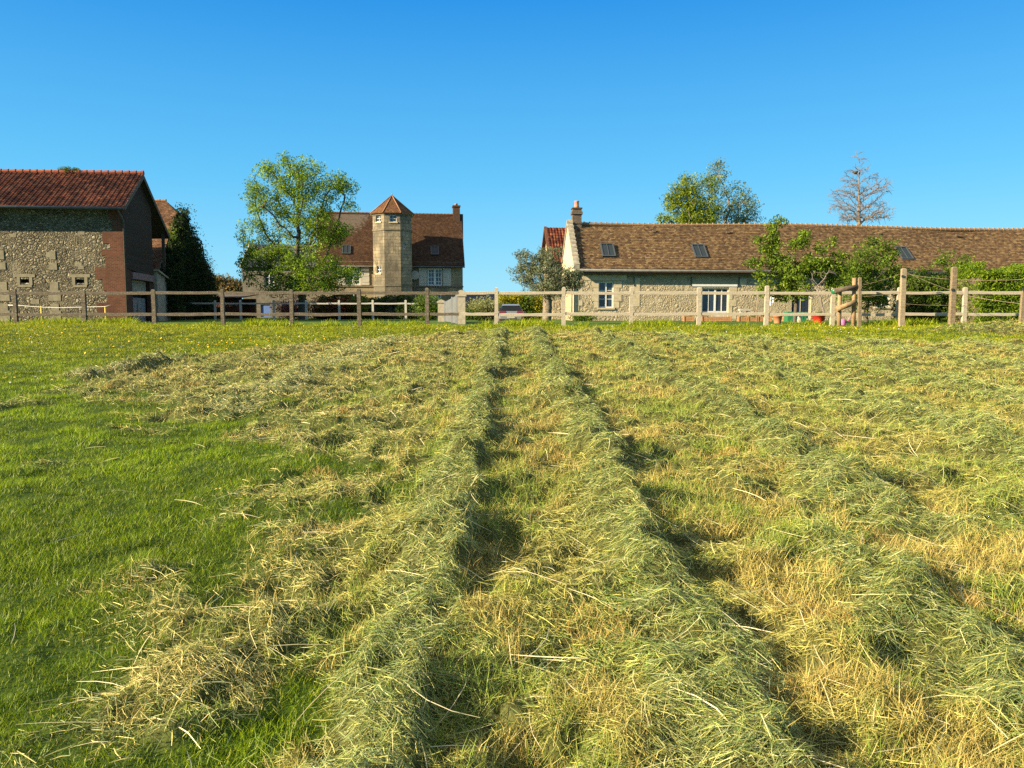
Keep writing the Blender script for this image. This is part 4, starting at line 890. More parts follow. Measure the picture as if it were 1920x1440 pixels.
m = MB(); ds = H.p(H.u_at(779), -.12, H.z_at(-4, 516)); m.tube([ds, ds+Vector((0,-.1,0))], .42, 16); H.box(m, H.u_at(779)-.03, H.u_at(779)+.03, -.12, .0, H.z_at(-4,520), H.z_at(-4,517)); m.build('satellite_dish', M['gaswhite'], manor)
BRN = tilecol([(.066,.036,.019),(.054,.030,.017),(.078,.043,.023),(.047,.026,.016)], .14, .15, 13)
def mslope(u, t): return H.p(u, -.35+(RVm+.35)*t, (zE-.35*(zR-zE)/RVm)+((zR-zE)*(RVm+.35)/RVm)*t+.05)
m = MB(); tiles(m, mslope(uL-.2,0), mslope(.18,0), mslope(.18,1), mslope(uL-.2,1), 80, 46, BRN, .014, .007, sag=lambda s, t: -.05*math.sin(s*7)*t)
mr = m.build('roof', M['tile'], manor)
m = MB(); slab(m, mslope(uL-.18,.0)-Vector((0,0,.04)), mslope(.15,.0)-Vector((0,0,.04)), mslope(.15,1)-Vector((0,0,.04)), mslope(uL-.18,1)-Vector((0,0,.04)), .1); slab(m, H.p(.15,Dm+.35,zE-.4), H.p(uL-.18,Dm+.35,zE-.4), H.p(uL-.18,RVm,zR), H.p(.15,RVm,zR), .1); m.build('roof_deck', M['wood'], mr)
m = MB(); ridge_caps(m, mslope(uL-.2,1), mslope(.18,1), 40, .10, (.17,.09,.05)); m.build('ridge', M['tile'], mr)
m = MB(); m.tube([mslope(uL-.2,0)+Vector((0,-.06,-.1)), mslope(.18,0)+Vector((0,-.06,-.1))], .065, 8); m.build('gutter', M['gutter'], manor)
for px, py0, py1, wpx in ((816, 474, 460, 15), (652, 471, 457, 14)):
    t0 = .245; u = H.u_at(px, .8); skylight(H, manor, u-.38, u+.38, .20, .36, lambda a, t: mslope(a, t))
m = MB(); uc = H.u_at(857, RVm); H.box(m, uc-.34, uc+.30, RVm-.5, RVm+.5, zR-1.9, zR+.75); H.box(m, uc-.40, uc+.36, RVm-.56, RVm+.56, zR+.752, zR+.9); ch = m.build('chimney', M['brickdark'], manor)
m = MB(); H.box(m, uc+.302, uc+.62, RVm-.3, RVm+.3, zR-2.3, zR+.1); m.build('chimney_foot', M['brickdark'], ch)
m = MB(); m.lathe(H.p(uc-.02,RVm,zR+.902), [(.16,0),(.14,.2),(.17,.22)], 10); m.build('chimney_pot', M['terracotta'], ch)
# tower
ut = H.u_at(738); s_ = 1.42; ap = s_*(1+math.sqrt(2))/2; vc = -1.25; rad = s_/(2*math.sin(math.pi/8))
def octo(r, z, k): a = R(-90-22.5+45*k); return H.p(ut + r*math.cos(a), vc + r*math.sin(a), z)
ring = lambda r, z: [octo(r, z, k) for k in range(8)]
zTe, zTc, zTs = H.z_at(ut, 398, vc-ap), H.z_at(ut, 430, vc-ap), zS
m = MB()
def tface(k): a, b = octo(rad, 0, k), octo(rad, 0, k+1); f = Fr((a.x, a.y, 0), 0); f.U = (b-a).normalized(); f.V = -f.U.cross(Vector((0,0,1))).normalized(); return f
def hl(k, c, w, py0, py1): z0, z1 = H.z_at(ut, py1, vc-ap), H.z_at(ut, py0, vc-ap); return (c-w/2, c+w/2, z0, z1)
Ht = {0: [hl(0, .80, .62, 403, 416)], 7: [hl(7, .72, .60, 402, 415), hl(7, .68, .56, 498, 512), hl(7, .70, .5, 556, 570)], 1: [hl(1, .55, .30, 456, 465)]}
for k in range(8): front_wall(m, tface(k), 0, s_, -.2, zTe, Ht.get(k, []), th=.25)
tw_ = m.build('tower', M['tower'], manor)
for k, hs_ in Ht.items():
    for h_ in hs_: window(tface(k), tw_, h_[0], h_[1], h_[2], h_[3], .10, 2, 2, .055, .035, leaf2=False, sill='stonecut' if k != 1 else None)
for zc, pr in ((zTc, .07), (zTs, .05), (zTe-.12, .05)):
    m = MB(); lo, hi = ring(rad+pr, zc-.09), ring(rad+pr, zc+.06)
    for k in range(8): k2 = (k+1) % 8; m.face([lo[k], lo[k2], hi[k2], hi[k]])
    m.face(hi); m.face(lo[::-1]); m.build('string_course', M['stonedark'], tw_)
zA = zTe + 1.68; m = MB(); eav = ring(rad+.25, zTe-.06); apx = H.p(ut, vc, zA)
for k in range(8):
    a, b = eav[k], eav[(k+1) % 8]; tiles(m, a, b, apx+(b-apx)*.01, apx+(a-apx)*.01, 11, 15, tilecol([(.135,.066,.031),(.112,.054,.026),(.155,.078,.037)], .2, .15, 17), .012, .005)
tr_ = m.build('tower_roof', M['tile'], manor)
m = MB(); m.face(eav[::-1]); 
for k in range(8): m.tube([eav[k]+Vector((0,0,.03)), apx+Vector((0,0,.05))], [.05, .035], 6, True, (.33,.18,.10))
m.tube([apx, apx+Vector((0,0,.22))], [.07,.02], 6, True, (.3,.16,.09)); m.build('hip', M['tile'], tr_)
# slate roofed wing on the left
Wg = Fr((xat(456, 74), 74, 0), 3); wl_ = xat(600, 74)-xat(456, 74)+.6; wing = empty('wing', tuple(Wg.p(3, 3, 0)), 'grey slate roofed lower house wing behind the tall light green tree', 'house')
zw = zat(498, 74); zwr = zat(459, 77); wd = (1.6, 2.5, .1, 1.25); wh = (4.2, 5.2, 2.9, 4.2)
m = MB(); front_wall(m, Wg, 0, wl_, -.2, zw, [wd, wh, (2.0,2.9,2.9,4.2)], th=.25); m.face([Wg.p(0,6,-.2), Wg.p(0,0,-.2), Wg.p(0,0,zw), Wg.p(0,3,zwr-.05), Wg.p(0,6,zw)]); m.face([Wg.p(wl_,6,-.2), Wg.p(0,6,-.2), Wg.p(0,6,zw), Wg.p(wl_,6,zw)]); m.build('wall', M['wingwall'], wing)
m = MB(); Wg.box(m, *wd[:2], .1, .16, *wd[2:]); m.build('shutter', M['blue'], wing)
window(Wg, wing, *wh, .1, 2, 3); window(Wg, wing, 2.0, 2.9, 2.9, 4.2, .1, 2, 3)
sw = (zwr-zw)/3; m = MB(); tiles(m, Wg.p(-.1,-.3,zw-.3*sw+.05), Wg.p(wl_,-.3,zw-.3*sw+.05), Wg.p(wl_,3,zwr+.05), Wg.p(-.1,3,zwr+.05), 34, 18, SL, .012, .004); m.face([Wg.p(wl_,6.3,zw-.3*sw), Wg.p(-.1,6.3,zw-.3*sw), Wg.p(-.1,3,zwr+.04), Wg.p(wl_,3,zwr+.04)], (.05,.055,.06)); m.build('roof', M['slate'], wing)
m = MB(); slab(m, Wg.p(-.16,-.32,zw-.3*sw+.09), Wg.p(-.02,-.32,zw-.3*sw+.09), Wg.p(-.02,3,zwr+.10), Wg.p(-.16,3,zwr+.10), .2); m.build('verge', M['gaswhite'], wing)

# ------------------------------------------------------------------ cottage on the right
K = Fr((xat(1076, 50), 50, 0), 7.3, (-.05, 1, 0)); LK = 42; cott = empty('cottage', tuple(K.p(12, 3, 0)), 'long low rubble stone cottage with brown tiled roof and chimney', 'cottage')
zK = K.z_at(0, 494)+.02; RK = 3.35; zKR = K.z_at(0, 420, RK); DK = 6.7
kw = (K.u_at(1122), K.u_at(1150), K.z_at(2, 577), K.z_at(2, 528)); kd = (K.u_at(1316), K.u_at(1366), .08, K.z_at(9, 540)); kd2 = (K.u_at(1484), K.u_at(1520), .05, 2.15); kw3 = (K.u_at(1640), K.u_at(1668), .9, 2.1)
m = MB(); zs1 = zK-.86; front_wall(m, K, 0, LK, -.2, zs1, [kw, kd, kd2, kw3], th=.3); m.face([K.p(0,DK,-.2), K.p(0,0,-.2), K.p(0,0,zs1), K.p(0,DK,zs1)]); m.face([K.p(LK,0,-.2), K.p(LK,DK,-.2), K.p(LK,DK,zK), K.p(LK,RK,zKR-.1), K.p(LK,0,zK)]); m.face([K.p(LK,DK,-.2), K.p(0,DK,-.2), K.p(0,DK,zK), K.p(LK,DK,zK)])
m.build('wall', M['cottage'], cott)
m = MB(); K.box(m, 0.0, LK, .0, .3, zs1, zK-.0); m.build('wall_head', M['cottage2'], cott)  # mottled render band below the eaves, darker than the wall
# dressed stones: quoins, window surround and lintels
DS = []; z = -.1
for k in range(8): w = .55 if k % 2 else .34; DS.append((-.02, w, -.022, .2, z, z+.34)); z += .35
DS.append((kw[0]-1.05, kw[1]+.85, -.024, .1, kw[3]+.09, kw[3]+.42))
for k in range(4): w = .42 if k % 2 else .28; DS += [(kw[0]-w, kw[0]-.005, -.02, .1, kw[2]+k*.42, kw[2]+k*.42+.40), (kw[1]+.005, kw[1]+w+.1, -.021, .1, kw[2]+k*.42, kw[2]+k*.42+.40)]
for k in range(5): w = .22 if k % 2 else .5; DS += [(kd[1]+.02, kd[1]+.02+w, -.02, .1, .1+k*.42, .1+k*.42+.40), (kd[0]-.02-w*.6, kd[0]-.02, -.021, .1, .1+k*.42, .1+k*.42+.40)]
DS += [(K.u_at(1187), K.u_at(1199), -.018, .1, .9, zs1-.05), (K.u_at(1385), K.u_at(1398), -.018, .1, kd[3]+.15, zs1-.05)]
for q in DS: m = MB(); K.box(m, *q); m.build('dressed_stone', M['stonecut'], cott)
m = MB(); K.box(m, K.u_at(1296), K.u_at(1381), -.05, .1, kd[3]+.10, kd[3]+.24); m.build('lintel', M['white'], cott)
window(K, cott, *kw, .14, 2, 3, .075, .035, sill='stonecut')
fd = window(K, cott, kd[0], kd[1], kd[2]+.45, kd[3], .12, 4, 1, .08, .07, 'french_door', leaf2=True); m = MB(); K.box(m, kd[0], kd[1], .12, .18, kd[2], kd[2]+.448); m.build('door_panel', M['white'], fd)
window(K, cott, *kd2, .14, 2, 1, .08, .04, 'door', 'gaswhite', leaf2=False); window(K, cott, *kw3, .14, 2, 3, sill='stonecut')
for px in (1295, 1384, 1188): 
    m = MB(); u = K.u_at(px); K.box(m, u-.025, u+.025, -.06, -.02, zs1-.55, zs1+.05); m.build('wall_anchor', M['darkmetal'], cott)
CTL = tilecol([(.132,.082,.040),(.108,.067,.034),(.155,.10,.048),(.084,.053,.029),(.18,.122,.058),(.118,.074,.038)], .13, .10, 23, .05, .12)
ok = .50; kk = (zKR-zK)/RK
def kslope(u, t): return K.p(u, -ok+(RK+ok)*t, (zK-ok*kk)+(zKR-zK+ok*kk)*t+.05)
m = MB(); tiles(m, kslope(.10,0), kslope(LK+.2,0), kslope(LK+.2,1), kslope(.10,1), 230, 27, CTL, .032, .014, sag=lambda s, t: -.09*math.sin(s*11+.5)*t-.05*math.sin(s*31)*t-.03*math.sin(s*17+2))
kr = m.build('roof', M['tile'], cott)
m = MB(); dz = Vector((0,0,.26)); slab(m, kslope(.12,0)-dz, kslope(LK+.15,0)-dz, kslope(LK+.15,1)-dz, kslope(.12,1)-dz, .1); slab(m, K.p(LK+.15,DK+ok,zK-ok*kk), K.p(.12,DK+ok,zK-ok*kk), K.p(.12,RK,zKR), K.p(LK+.15,RK,zKR), .1); m.build('roof_deck', M['wood'], kr)
m = MB(); a, b = kslope(.3,1), kslope(LK+.2,1)
for i in range(8): ridge_caps(m, a.lerp(b, i/8)+Vector((0,0,-.075*math.sin(i/8*11+.5))), a.lerp(b, (i+1)/8)+Vector((0,0,-.075*math.sin((i+1)/8*11+.5))), 14, .12, (.27,.17,.09))
for i in range(112): p = a.lerp(b, (i+.02)/112)+Vector((0,0,-.075*math.sin(i/112*11+.5)+.10)); m.tube([p, p+K.U*.07], [.085,.085], 6, True, (.27,.205,.125))
m.build('ridge', M['tile'], kr)
m = MB(); p0, p1 = kslope(.1,0), kslope(LK,0); m.tube([p0+Vector((0,-.07,-.09)), p1+Vector((0,-.07,-.09))], .08, 8); m.build('gutter', M['gutter'], cott)
m = MB(); q = K.p(-.1,-.1,zK-.1); m.tube([kslope(.15,0)+Vector((0,-.07,-.12)), K.p(-.12,-.22,zK-.42), K.p(-.16,-.12,zK-.7), K.p(-.16,-.12,.3)], .05, 8); m.build('downpipe', M['pipe'], cott)
for px in (1137, 1307, 1686):
    u = K.u_at(px, 1.2); skylight(K, cott, u-.44, u+.44, .24, .52, kslope, .08)
for px in (1224, 1361, 1643, 1788):
    u = K.u_at(px, 2.6); p = kslope(u, .82); m = MB(); m.box(p.x-.10, p.x+.10, p.y-.14, p.y+.08, p.z-.02, p.z+.12); m.build('roof_vent', M['wood'], cott)
# raised gable parapet, rendered gable wall, chimney
m = MB(); P = [K.p(.005,-.02,zs1), K.p(.005,DK,zs1), K.p(.005,DK,zK), K.p(.005,RK,zKR+.05), K.p(.005,-.02,zK)]; m.prism([p - K.U*.02 for p in P], K.U*.015); m.build('gable_wall', M['render'], cott)
m = MB(); up_ = Vector((0,0,.30)); pa, pb, pc = K.p(-.08,-ok,zK-ok*kk+.0), K.p(-.08,RK,zKR), K.p(-.08,DK+ok,zK-ok*kk)
m.prism([pa, pb, pb+up_, pa+up_], K.U*.36); m.prism([pb+Vector((0,.002,0)), pc, pc+up_, pb+Vector((0,.002,0))+up_], K.U*.36)
for i in range(11): 
    q = pa.lerp(pb, (i+.1)/11)+up_; m.box(q.x-.02, q.x+.38, q.y-.03, q.y+.23, q.z-.02, q.z+.075+.02*(i % 2))
m.build('parapet', M['stonegrey'], cott)
uc = .58; zc = zKR; m = MB(); K.box(m, uc-.30, uc+.30, RK-.3, RK+.3, zc-.4, zc+.98); K.box(m, uc-.37, uc+.37, RK-.37, RK+.37, zc+.62, zc+.80); K.box(m, uc-.35, uc+.35, RK-.35, RK+.35, zc+.982, zc+1.06); K.box(m, uc-.34, uc+.34, RK-.34, RK+.34, zc+.0, zc+.12)
ch = m.build('chimney', M['chimstone'], cott); m = MB(); m.lathe(K.p(uc,RK,zc+1.062), [(.18,0),(.15,.12),(.14,.36),(.17,.40),(.17,.45)], 12); m.build('chimney_pot', M['terracotta'], ch)
# red tiled house behind its left gable
G = Fr((xat(1036, 59), 59, 0), 6); g = empty('house', tuple(G.p(2, 3, 0)), 'small red tiled house tucked behind the left gable of the cottage', 'house'); zg, zgr = zat(497, 59), zat(427, 61.6)
m = MB(); front_wall(m, G, 0, 4, -.2, zg, [], th=.1); m.face([G.p(0,5.2,-.2), G.p(0,0,-.2), G.p(0,0,zg), G.p(0,2.6,zgr-.1), G.p(0,5.2,zg)]); m.face([G.p(4,0,-.2), G.p(4,5.2,-.2), G.p(4,5.2,zg), G.p(4,2.6,zgr-.1), G.p(4,0,zg)]); m.face([G.p(4,5.2,-.2), G.p(0,5.2,-.2), G.p(0,5.2,zg), G.p(4,5.2,zg)]); m.build('wall', M['cottage'], g)
m = MB(); tiles(m, G.p(-.1,-.25,zg-.2), G.p(4,-.25,zg-.2), G.p(4,2.6,zgr), G.p(-.1,2.6,zgr), 18, 15, tilecol([(.12,.032,.019),(.09,.026,.016),(.17,.065,.035),(.065,.021,.014)], .25, .2, 31), .035, .01, .04, False)
m.face([G.p(4,5.4,zg-.2), G.p(-.1,5.4,zg-.2), G.p(-.1,2.61,zgr), G.p(4,2.61,zgr)], (.3,.09,.05)); gr = m.build('roof', M['tile'], g)
m = MB(); slab(m, G.p(-.28,-.28,zg-.12), G.p(-.08,-.28,zg-.12), G.p(-.08,2.6,zgr+.1), G.p(-.28,2.6,zgr+.1), .16); slab(m, G.p(-.08,5.5,zg-.2), G.p(-.28,5.5,zg-.2), G.p(-.28,2.605,zgr+.1), G.p(-.08,2.605,zgr+.1), .16); m.build('verge', M['brick'], gr)

# ------------------------------------------------------------------ fences
FY = 28.2
def post(m, x, y, z0, z1, w=.075, d=.06, taper=.85, lean=0.0, cap=True):
    n = 6; zz = [z0, z0+(z1-z0)*.5, z1-.03] ; j = [random.uniform(-.008, .008) for _ in range(6)]
    base = [(-w,-d),(w,-d),(w,d),(-w,d)]; rings = []
    for k, z in enumerate(zz): f = 1-(1-taper)*k/2; rings.append([(x+bx*f+lean*(z-z0)+j[k], y+by*f, z) for bx, by in base])
    for r0_, r1_ in zip(rings, rings[1:]): m.hexa(r0_+r1_) if False else None
    for a, b in zip(rings, rings[1:]):
        for q in range(4): q2 = (q+1) % 4; m.face([a[q], a[q2], b[q2], b[q]])
    t = rings[-1]; f = .55; top = [(x+(p[0]-x)*f+lean*0, y+(p[1]-y)*f, z1) for p in t]; top = [((t[i][0]*.45+ (sum(p[0] for p in t)/4)*.55), (t[i][1]*.45+(sum(p[1] for p in t)/4)*.55), z1) for i in range(4)]
    for q in range(4): q2 = (q+1) % 4; m.face([t[q], t[q2], top[q2], top[q]])
    m.face(top)
def rail(m, a, b, h=.055, d=.03, sag=.012):
    a, b = Vector(a), Vector(b); n = 6; rings = []
    for i in range(n+1):
        p = a.lerp(b, i/n); p.z += -sag*math.sin(math.pi*i/n)*1.0 + random.uniform(-.006, .006); hh = h*random.uniform(.9, 1.1)
        rings.append([(p.x, p.y-d, p.z-hh), (p.x, p.y+d, p.z-hh), (p.x, p.y+d, p.z+hh*.85), (p.x, p.y, p.z+hh*1.08), (p.x, p.y-d, p.z+hh*.85)])
    for r0_, r1_ in zip(rings, rings[1:]):
        for q in range(5): q2 = (q+1) % 5; m.face([r0_[q], r1_[q], r1_[q2], r0_[q2]])
    m.face(rings[0]); m.face(rings[-1][::-1])
def gz(x, y): return float(height(np.array([x]), np.array([y]))[0])
def railfence(name, pxs, label, mat, Y, tops, basez=0, w=.068, rails=((549, .05), (589, .05)), end=None, taper=.92, start=None, grp=None):
    xs = [xat(p, Y) for p in pxs]; root = empty(name, ((xs[0]+xs[-1])/2, Y, 0), label, 'fence', grp); leans = [random.uniform(-.02, .02) for _ in xs]
    for x, tp, ln in zip(xs, tops, leans):
        m = MB(); post(m, x, Y, min(gz(x, Y), basez)-.08, zat(tp-2.5, Y), w*random.uniform(.92, 1.08), .06, taper, ln*.5); m.build('post', M[mat], root)
    pts = ([xat(start, Y)] if start is not None else []) + xs + ([xat(end, Y)] if end is not None else [])
    for i in range(len(pts)-1):
        for py, h in rails:
            m = MB(); z = zat(py, Y); rail(m, (pts[i]+.02, Y-.012, z+random.uniform(-.014, .014)), (pts[i+1]-.02, Y-.012, z+random.uniform(-.014, .014)), h); m.build('rail', M[mat], root)
    return root
railfence('rail_fence', [-360, -230, -100, 28, 157, 288, 417, 546, 673, 801], 'weathered brown post and rail fence along the left half of the field', 'fencebrown', FY, [544,543,543,546,547,545,544,545,543,542], end=861)
railfence('rail_fence', [930, 1057, 1184, 1311, 1437, 1562, 1685, 1809, 1935, 2063, 2190, 2318], 'pale newer post and rail fence along the right half of the field', 'fencepale', FY, [541,541,540,541,538,543,541,541,543,543,544,543], start=862, taper=.9, w=.072)
rf_ = railfence('rail_fence', [290, 345, 403, 451, 513, 574, 636, 699, 761], 'thin grey white single rail fence farther back in the yard', 'fencefar', 56, [566,566,566,565,565,565,565,565,565], end=818, rails=((569, .05),), w=.075, start=240)
# gate: cut stone pillars and the light ribbed leaf swung open between them
D = 35.5; x = xat(867, D); m = MB(); zt = zat(556, D); root = empty('gate_pillar', (x, D, 0), 'pale cut stone pillar with a rounded top at the right of the gate', 'pillar')
m.box(x-.20, x+.14, D-.18, D+.18, -.12, zt); m.build('shaft', M['pillar'], root, bevel=.02)
m = MB(); n = 10; P = [(x-.25, D-.22, zt+.002), (x+.19, D-.22, zt+.002)] + [(x-.03+.22*math.cos(math.pi*k/n), D-.22, zt+.05+.24*math.sin(math.pi*k/n)) for k in range(n+1)]; m.prism(P, (0,.44,0)); m.build('cap', M['pillar'], root)
D2 = 45; x2 = xat(828, D2); root = empty('gate_pillar', (x2, D2, 0), 'shorter stone pillar at the far left end of the open gate', 'pillar'); zt2 = zat(568, D2)
m = MB(); m.box(x2-.20, x2+.20, D2-.2, D2+.2, -.1, zt2); m.build('shaft', M['pillar'], root, bevel=.02); m = MB(); m.prism([(x2-.25,D2-.24,zt2+.002),(x2+.25,D2-.24,zt2+.002),(x2+.25,D2-.24,zt2+.08),(x2,D2-.24,zt2+.2),(x2-.25,D2-.24,zt2+.08)], (0,.48,0)); m.build('cap', M['pillar'], root)
gt = empty('gate', ((x+x2)/2, 40, 0), None or 'light grey ribbed metal gate standing open beside the stone pillar', 'gate')
ga, gb = Vector((xat(858,D+.4), D+.4, 0)), Vector((xat(835,D2-.4), D2-.4, 0)); gv = (gb-ga); gl = gv.length; gu = gv.normalized(); gn = gu.cross(Vector((0,0,1)))
m = MB(); nb = 34
for i in range(nb):
    a, b = ga+gu*(gl*(i+.04)/nb), ga+gu*(gl*(i+.96)/nb); ta, tb = zat(553,D)+( zat(566,D2)-zat(553,D))*i/nb, zat(553,D)+(zat(566,D2)-zat(553,D))*(i+1)/nb; o_ = gn*(.02 if i % 2 else 0); a, b = a+o_, b+o_
    m.hexa([a-gn*.015+Vector((0,0,.03)), b-gn*.015+Vector((0,0,.03)), b+gn*.015+Vector((0,0,.03)), a+gn*.015+Vector((0,0,.03)), a-gn*.015+Vector((0,0,ta)), b-gn*.015+Vector((0,0,tb)), b+gn*.015+Vector((0,0,tb)), a+gn*.015+Vector((0,0,ta))])
m.build('panel', M['gateleaf'], gt)
for f in (.02, .33, .98):
    c = ga+gu*gl*f-gn*.05; m = MB(); m.box(c.x-.035, c.x+.035, c.y-.05, c.y+.05, -.02, zat(551,D)+(zat(565,D2)-zat(551,D))*f); m.build('upright', M['gateleaf'], gt)

# rough timber stile of round logs
def log(m, a, b, r, n=10, r2=None): m.tube([a, Vector(a).lerp(Vector(b), .5)+Vector((0,0,.004)), b], [r, (r+(r2 or r))/2, r2 or r], n)
D = 27.6; root = empty('log_stile', (xat(1588,D), D, 0), 'rough round log frame with a slanting brace against the pale fence', 'stile')
def pz(px, py, D): return tuple(at(px, py, D))
for px, tp in ((1575,539), (1602,521)): m = MB(); log(m, (xat(px,D), D, gz(xat(px,D),D)-.1), pz(px,tp,D), .075, 10, .068); m.build('post', M['log'], root)
m = MB(); log(m, pz(1566,545,D-.14), pz(1608,538,D-.14), .085); m.build('crossbar', M['wood'], root)
m = MB(); log(m, pz(1568,580,D-.15), pz(1603,567,D-.15), .09); m.build('brace', M['log'], root)
# tall stakes with wires
stakes = []
for px, tp, bp, w, lab, mt, dd in ((1616,520,602,.055,'thin leaning wooden stake just right of the log frame','postgrey',27.4), (1692,503,601,.085,'tallest thick pale wooden stake beside a fence post','stakepale',27.3), (1786,500,608,.085,'tall dark grey wooden stake in front of the hedge','postgrey',26.6), (1918,545,630,.06,'brown wooden stake at the far right edge of the field','postgrey',24.5)):
    x = xat(px, dd); zz0 = gz(x, dd); m = MB(); post(m, x-(.05 if px == 1616 else 0), dd, zz0-.15, zat(tp, dd), w, w*.9, .88, -.03 if px == 1616 else random.uniform(-.008,.008))
    r_ = empty('stake', (x, dd, zz0), lab, 'stake', 'wooden stakes carrying the wires'); m.build('shaft', M[mt], r_)
    m = MB(); zz = zat(545 if px != 1692 else 520, dd)
    m.box(x-w-.02, x-w*.4, dd-w-.025, dd-w*.86, zz, zz+.07); m.build('insulator', M['darkmetal'], r_)
def wire(pts, label, r=.005, sag=.03, name='wire', mat='wire'):
    P = []
    for a, b in zip(pts, pts[1:]):
        a, b = Vector(a), Vector(b)
        for i in range(9): q = a.lerp(b, i/8); q.z -= sag*math.sin(math.pi*i/8); P.append(q)
    m = MB(); m.tube(P, r, 5, False); o = m.build(name, M[mat], None, tuple(P[0])); return tag(o, label, 'wire', 'fence wires on the right')
wire([pz(1616,535,27.4), pz(1692,512,27.3), pz(1786,524,26.6), pz(1918,524,24.5)], 'highest rusty wire running level from the tall stakes to the right edge')
wire([pz(1616,556,27.4), pz(1692,547,27.3), pz(1786,549,26.6), pz(1918,570,24.5)], 'sagging rusty wire crossing the pale rails to the right edge', .007)
wire([pz(1692,507,27.3), pz(1786,546,26.6)], 'thin wire slanting steeply down between the two tallest stakes')
wire([pz(1692,569,27.3), pz(1786,572,26.6), pz(1809,573,FY-.1)], 'thin low wire between the two rails at the tallest stakes', .004)
# electric fence tape before the barn
tp = empty('electric_fence', (xat(137,38), 38, 0), 'white electric fence tape on thin yellow stakes before the barn', 'fence')
for px in (77, 197): m = MB(); m.tube([(xat(px,38),38,-.1), pz(px,574,38)], .035, 6); m.build('stake', M['yellow'], tp)
P = [pz(px, py, 37.96) for px, py in ((15,572),(40,573),(77,576),(110,577),(150,576),(197,575),(207,572))]; m = MB(); m.tube(P, .016, 5); m.build('tape', M['tape'], tp)

# ------------------------------------------------------------------ car behind the fence
cx, cy = xat(958, 54), 54.0; car = empty('car', (cx, cy+2.1, 0), 'silver grey hatchback with dark rear window parked by the hedge', 'car')
# body: sections from tail (y=0) to nose (y=4.3): (y, half width at sill, half width at belt, sill z, belt z)
body = [(0,.70,.74,.42,.80),(.06,.84,.84,.30,1.08),(.35,.90,.88,.22,1.12),(1.2,.91,.90,.20,1.08),(2.6,.91,.89,.20,.97),(3.3,.90,.86,.20,.93),(3.9,.86,.78,.22,.84),(4.22,.72,.62,.32,.68)]
def sec(y, a, b, z0, z1): return [(cx-a*.92, cy+y, z0), (cx+a*.92, cy+y, z0), (cx+a, cy+y, z0+.22), (cx+b, cy+y, z1-.08), (cx+b-.10, cy+y, z1), (cx-b+.10, cy+y, z1), (cx-b, cy+y, z1-.08), (cx-a, cy+y, z0+.22)]
def loft(m, secs):
    for a, b in zip(secs, secs[1:]):
        for i in range(len(a)): j = (i+1) % len(a); m.face([a[j], a[i], b[i], b[j]], None, True)
    m.face(secs[0], None); m.face(secs[-1][::-1], None)
m = MB(); loft(m, [sec(*b) for b in body]); m.build('body', M['carpaint'], car, bevel=.03)
def sec2(y, a, b, z0, z1):
    h = z1-z0; R_ = [(a, z0), (a*.98, z0+h*.3), ((a+b)*.49, z0+h*.62), (b*.93, z1-h*.16), (b*.75, z1-h*.04), (b*.4, z1)]
    return [(cx-q, cy+y, z) for q, z in R_[:1]] + [(cx+q, cy+y, z) for q, z in R_] + [(cx-q, cy+y, z) for q, z in R_[:0:-1]]
m = MB(); loft(m, [sec2(*b) for b in ((.10,.80,.74,1.04,1.10),(.42,.82,.66,1.04,1.44),(.70,.83,.64,1.03,1.51),(1.2,.84,.65,1.02,1.54),(2.0,.84,.65,.98,1.52),(2.9,.82,.74,.93,1.02))]); m.build('cabin', M['carglass'], car)
m = MB(); loft(m, [sec2(*b) for b in ((.40,.56,.52,1.455,1.475),(.68,.62,.60,1.46,1.545),(1.2,.64,.62,1.46,1.575),(2.05,.62,.60,1.46,1.555))]); m.build('roof', M['carpaint'], car)
m = MB(); m.hexa([(cx-.80,cy-.045,.26),(cx+.80,cy-.045,.26),(cx+.84,cy+.3,.22),(cx-.84,cy+.3,.22),(cx-.74,cy-.05,.55),(cx+.74,cy-.05,.55),(cx+.80,cy+.3,.52),(cx-.80,cy+.3,.52)]); m.build('bumper', M['carblack'], car)
for s in (-1, 1):
    m = MB(); m.hexa([(cx+s*.60-.22,cy-.03,.97),(cx+s*.60+.22,cy-.03,.97),(cx+s*.60+.26,cy+.25,.97),(cx+s*.60-.22,cy+.1,.97),(cx+s*.60-.16,cy+.01,1.09),(cx+s*.60+.20,cy+.01,1.09),(cx+s*.60+.24,cy+.25,1.10),(cx+s*.60-.2,cy+.1,1.09)]); m.build('tail_light', M['carred'], car)
    m = MB(); m.prism([(cx+s*.80,cy-.052,.60),(cx+s*.66,cy-.055,.48),(cx+s*.80,cy-.052,.42)], (0,.03,0)); m.build('reflector', M['carred'], car)
    m = MB(); m.box(cx+s*.98-.09, cx+s*.98+.09, cy+2.55, cy+2.68, .96, 1.08); m.build('mirror', M['carpaint'], car, bevel=.02)
    for y in (.78, 3.38):
        m = MB(); c0 = Vector((cx+s*.80, cy+y, .33)); m.tube([c0-Vector((.11,0,0)), c0+Vector((.11,0,0))], .33, 18); w = m.build('wheel', M['tyre'], car)
        m = MB(); m.tube([c0+Vector((s*.112,0,0)), c0+Vector((s*.125,0,0))], .21, 14); m.build('rim', M['rim'], w)
m = MB(); m.box(cx-.26, cx+.26, cy-.075, cy-.055, .60, .71); m.build('number_plate', M['concrete'], car)

car.location.z = -.47

